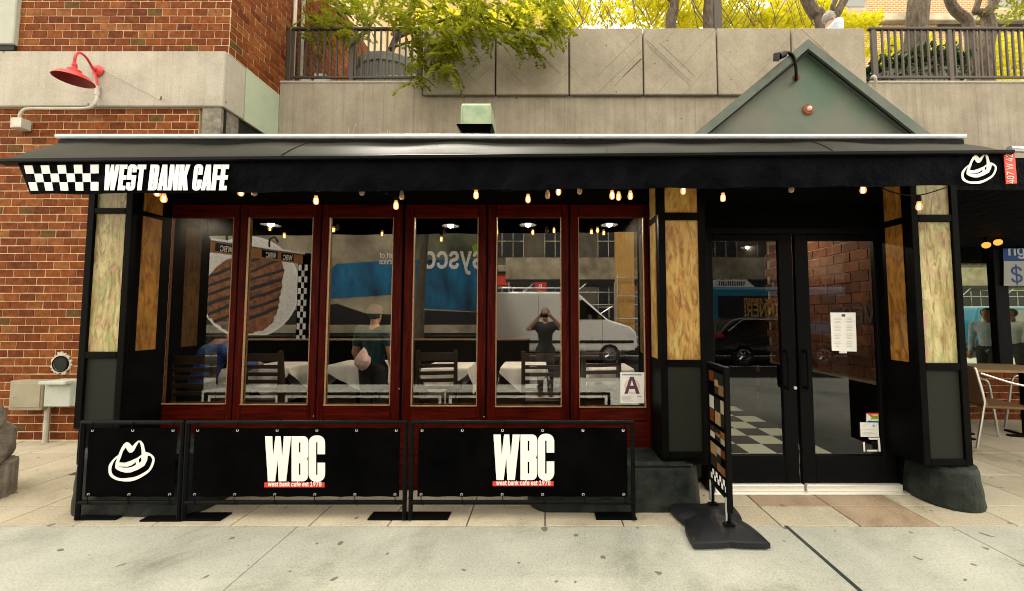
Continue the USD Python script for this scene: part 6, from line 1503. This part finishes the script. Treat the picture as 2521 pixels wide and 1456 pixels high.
# buildings beyond
fb = Thing('far_brick_building', 'yellow brown brick apartment building with a pale ledge behind the right railing', 'building', (10, 14, 0))
YFB = 14.0
fb.add('wall', bx(Xr(2095, YFB, 60), 34, YFB, YFB + 5, 0, 22), 'far_brick')
zl = Zr(53, YFB)
fb.add('ledge', cbx(Xr(2090, YFB, 60), 34, YFB - .25, YFB, zl - .15, zl + .15, .02), 'cream_panel')
for (x0, y0, x1, y1) in ((2076, -90, 2131, 52), (2436, -60, 2530, 52)):
    w = fb.add('window', pxbox(x0, y0, x1, y1, YFB - .06, YFB + .0), 'cream_panel')
    fb.add('glass', pxbox(x0 + 5, y0 + 4, x1 - 5, 17, YFB - .075, YFB - .061), 'car_glass', w)
    fb.add('lower_panel', pxbox(x0 + 5, 25, x1 - 5, 47, YFB - .08, YFB - .061), 'tan_brick', w)
for (x0, x1) in ((2420, 2520), (2312, 2378)): fb.add('basement_window', pxbox(x0, 60, x1, 75, YFB - .05, YFB + .0), 'car_glass')
fb2 = Thing('rosy_building', 'rosy brick building glimpsed through the overhanging branches', 'building', (-6, 13, 0))
fb2.add('wall', bx(Xr(790, 13, 100), Xr(1345, 13, 100), 13, 17, 0, Zr(-60, 13)), 'tan_brick')
fb2.add('band', cbx(Xr(985, 13, 150), Xr(1030, 13, 150), 12.8, 13, 4, Zr(110, 12.8), .02), 'cream_panel')

# street things across the lanes, mirrored between the van and the truck
rs = Thing('road_sign', 'small red road sign on a steel post across the street, mirrored in the fifth window', 'sign', (0, -12.9, 0))
a_ = vat(1331, 706, 2 * YW + 12.9)
rs.add('post', tube([[a_[0], -12.9, 0], [a_[0], -12.9, a_[2] + .2]], .035, 8), 'galvanised')
rs.add('plate', cbx(a_[0] - .32, a_[0] + .32, -12.88, -12.86, a_[2] - .22, a_[2] + .22, .005), 'red_print')
rs.add('plate_lettering', text('P', .24, (a_[0] + .1, -12.858, a_[2] - .12), (-1, 0, 0), (0, 0, 1), (0, 1, 0)), 'white_print', smooth=False)
tx = Thing('yellow_taxi', 'yellow taxi passing in the far lane, mirrored behind the white van', 'car', (-4, -9.9, -.13))
t0 = -3.6
tx.add('body', prof_body([(t0, .25), (t0 - .02, .8), (t0 + .7, .95), (t0 + 1.3, 1.42), (t0 + 2.7, 1.42), (t0 + 3.4, .95), (t0 + 4.4, .82), (t0 + 4.5, .25)], -11.2, -9.4, .1), 'taxi_yellow')
tx.add('side_windows', frame_place(extr(Polygon([(t0 + .85, .98), (t0 + 1.35, 1.34), (t0 + 2.65, 1.34), (t0 + 3.2, .98)]), .01), (0, -9.394, 0), (1, 0, 0), (0, 0, 1), (0, -1, 0)), 'car_glass')
for x in (t0 + .85, t0 + 3.6): wheel(tx, x, -9.5, .33, 1)
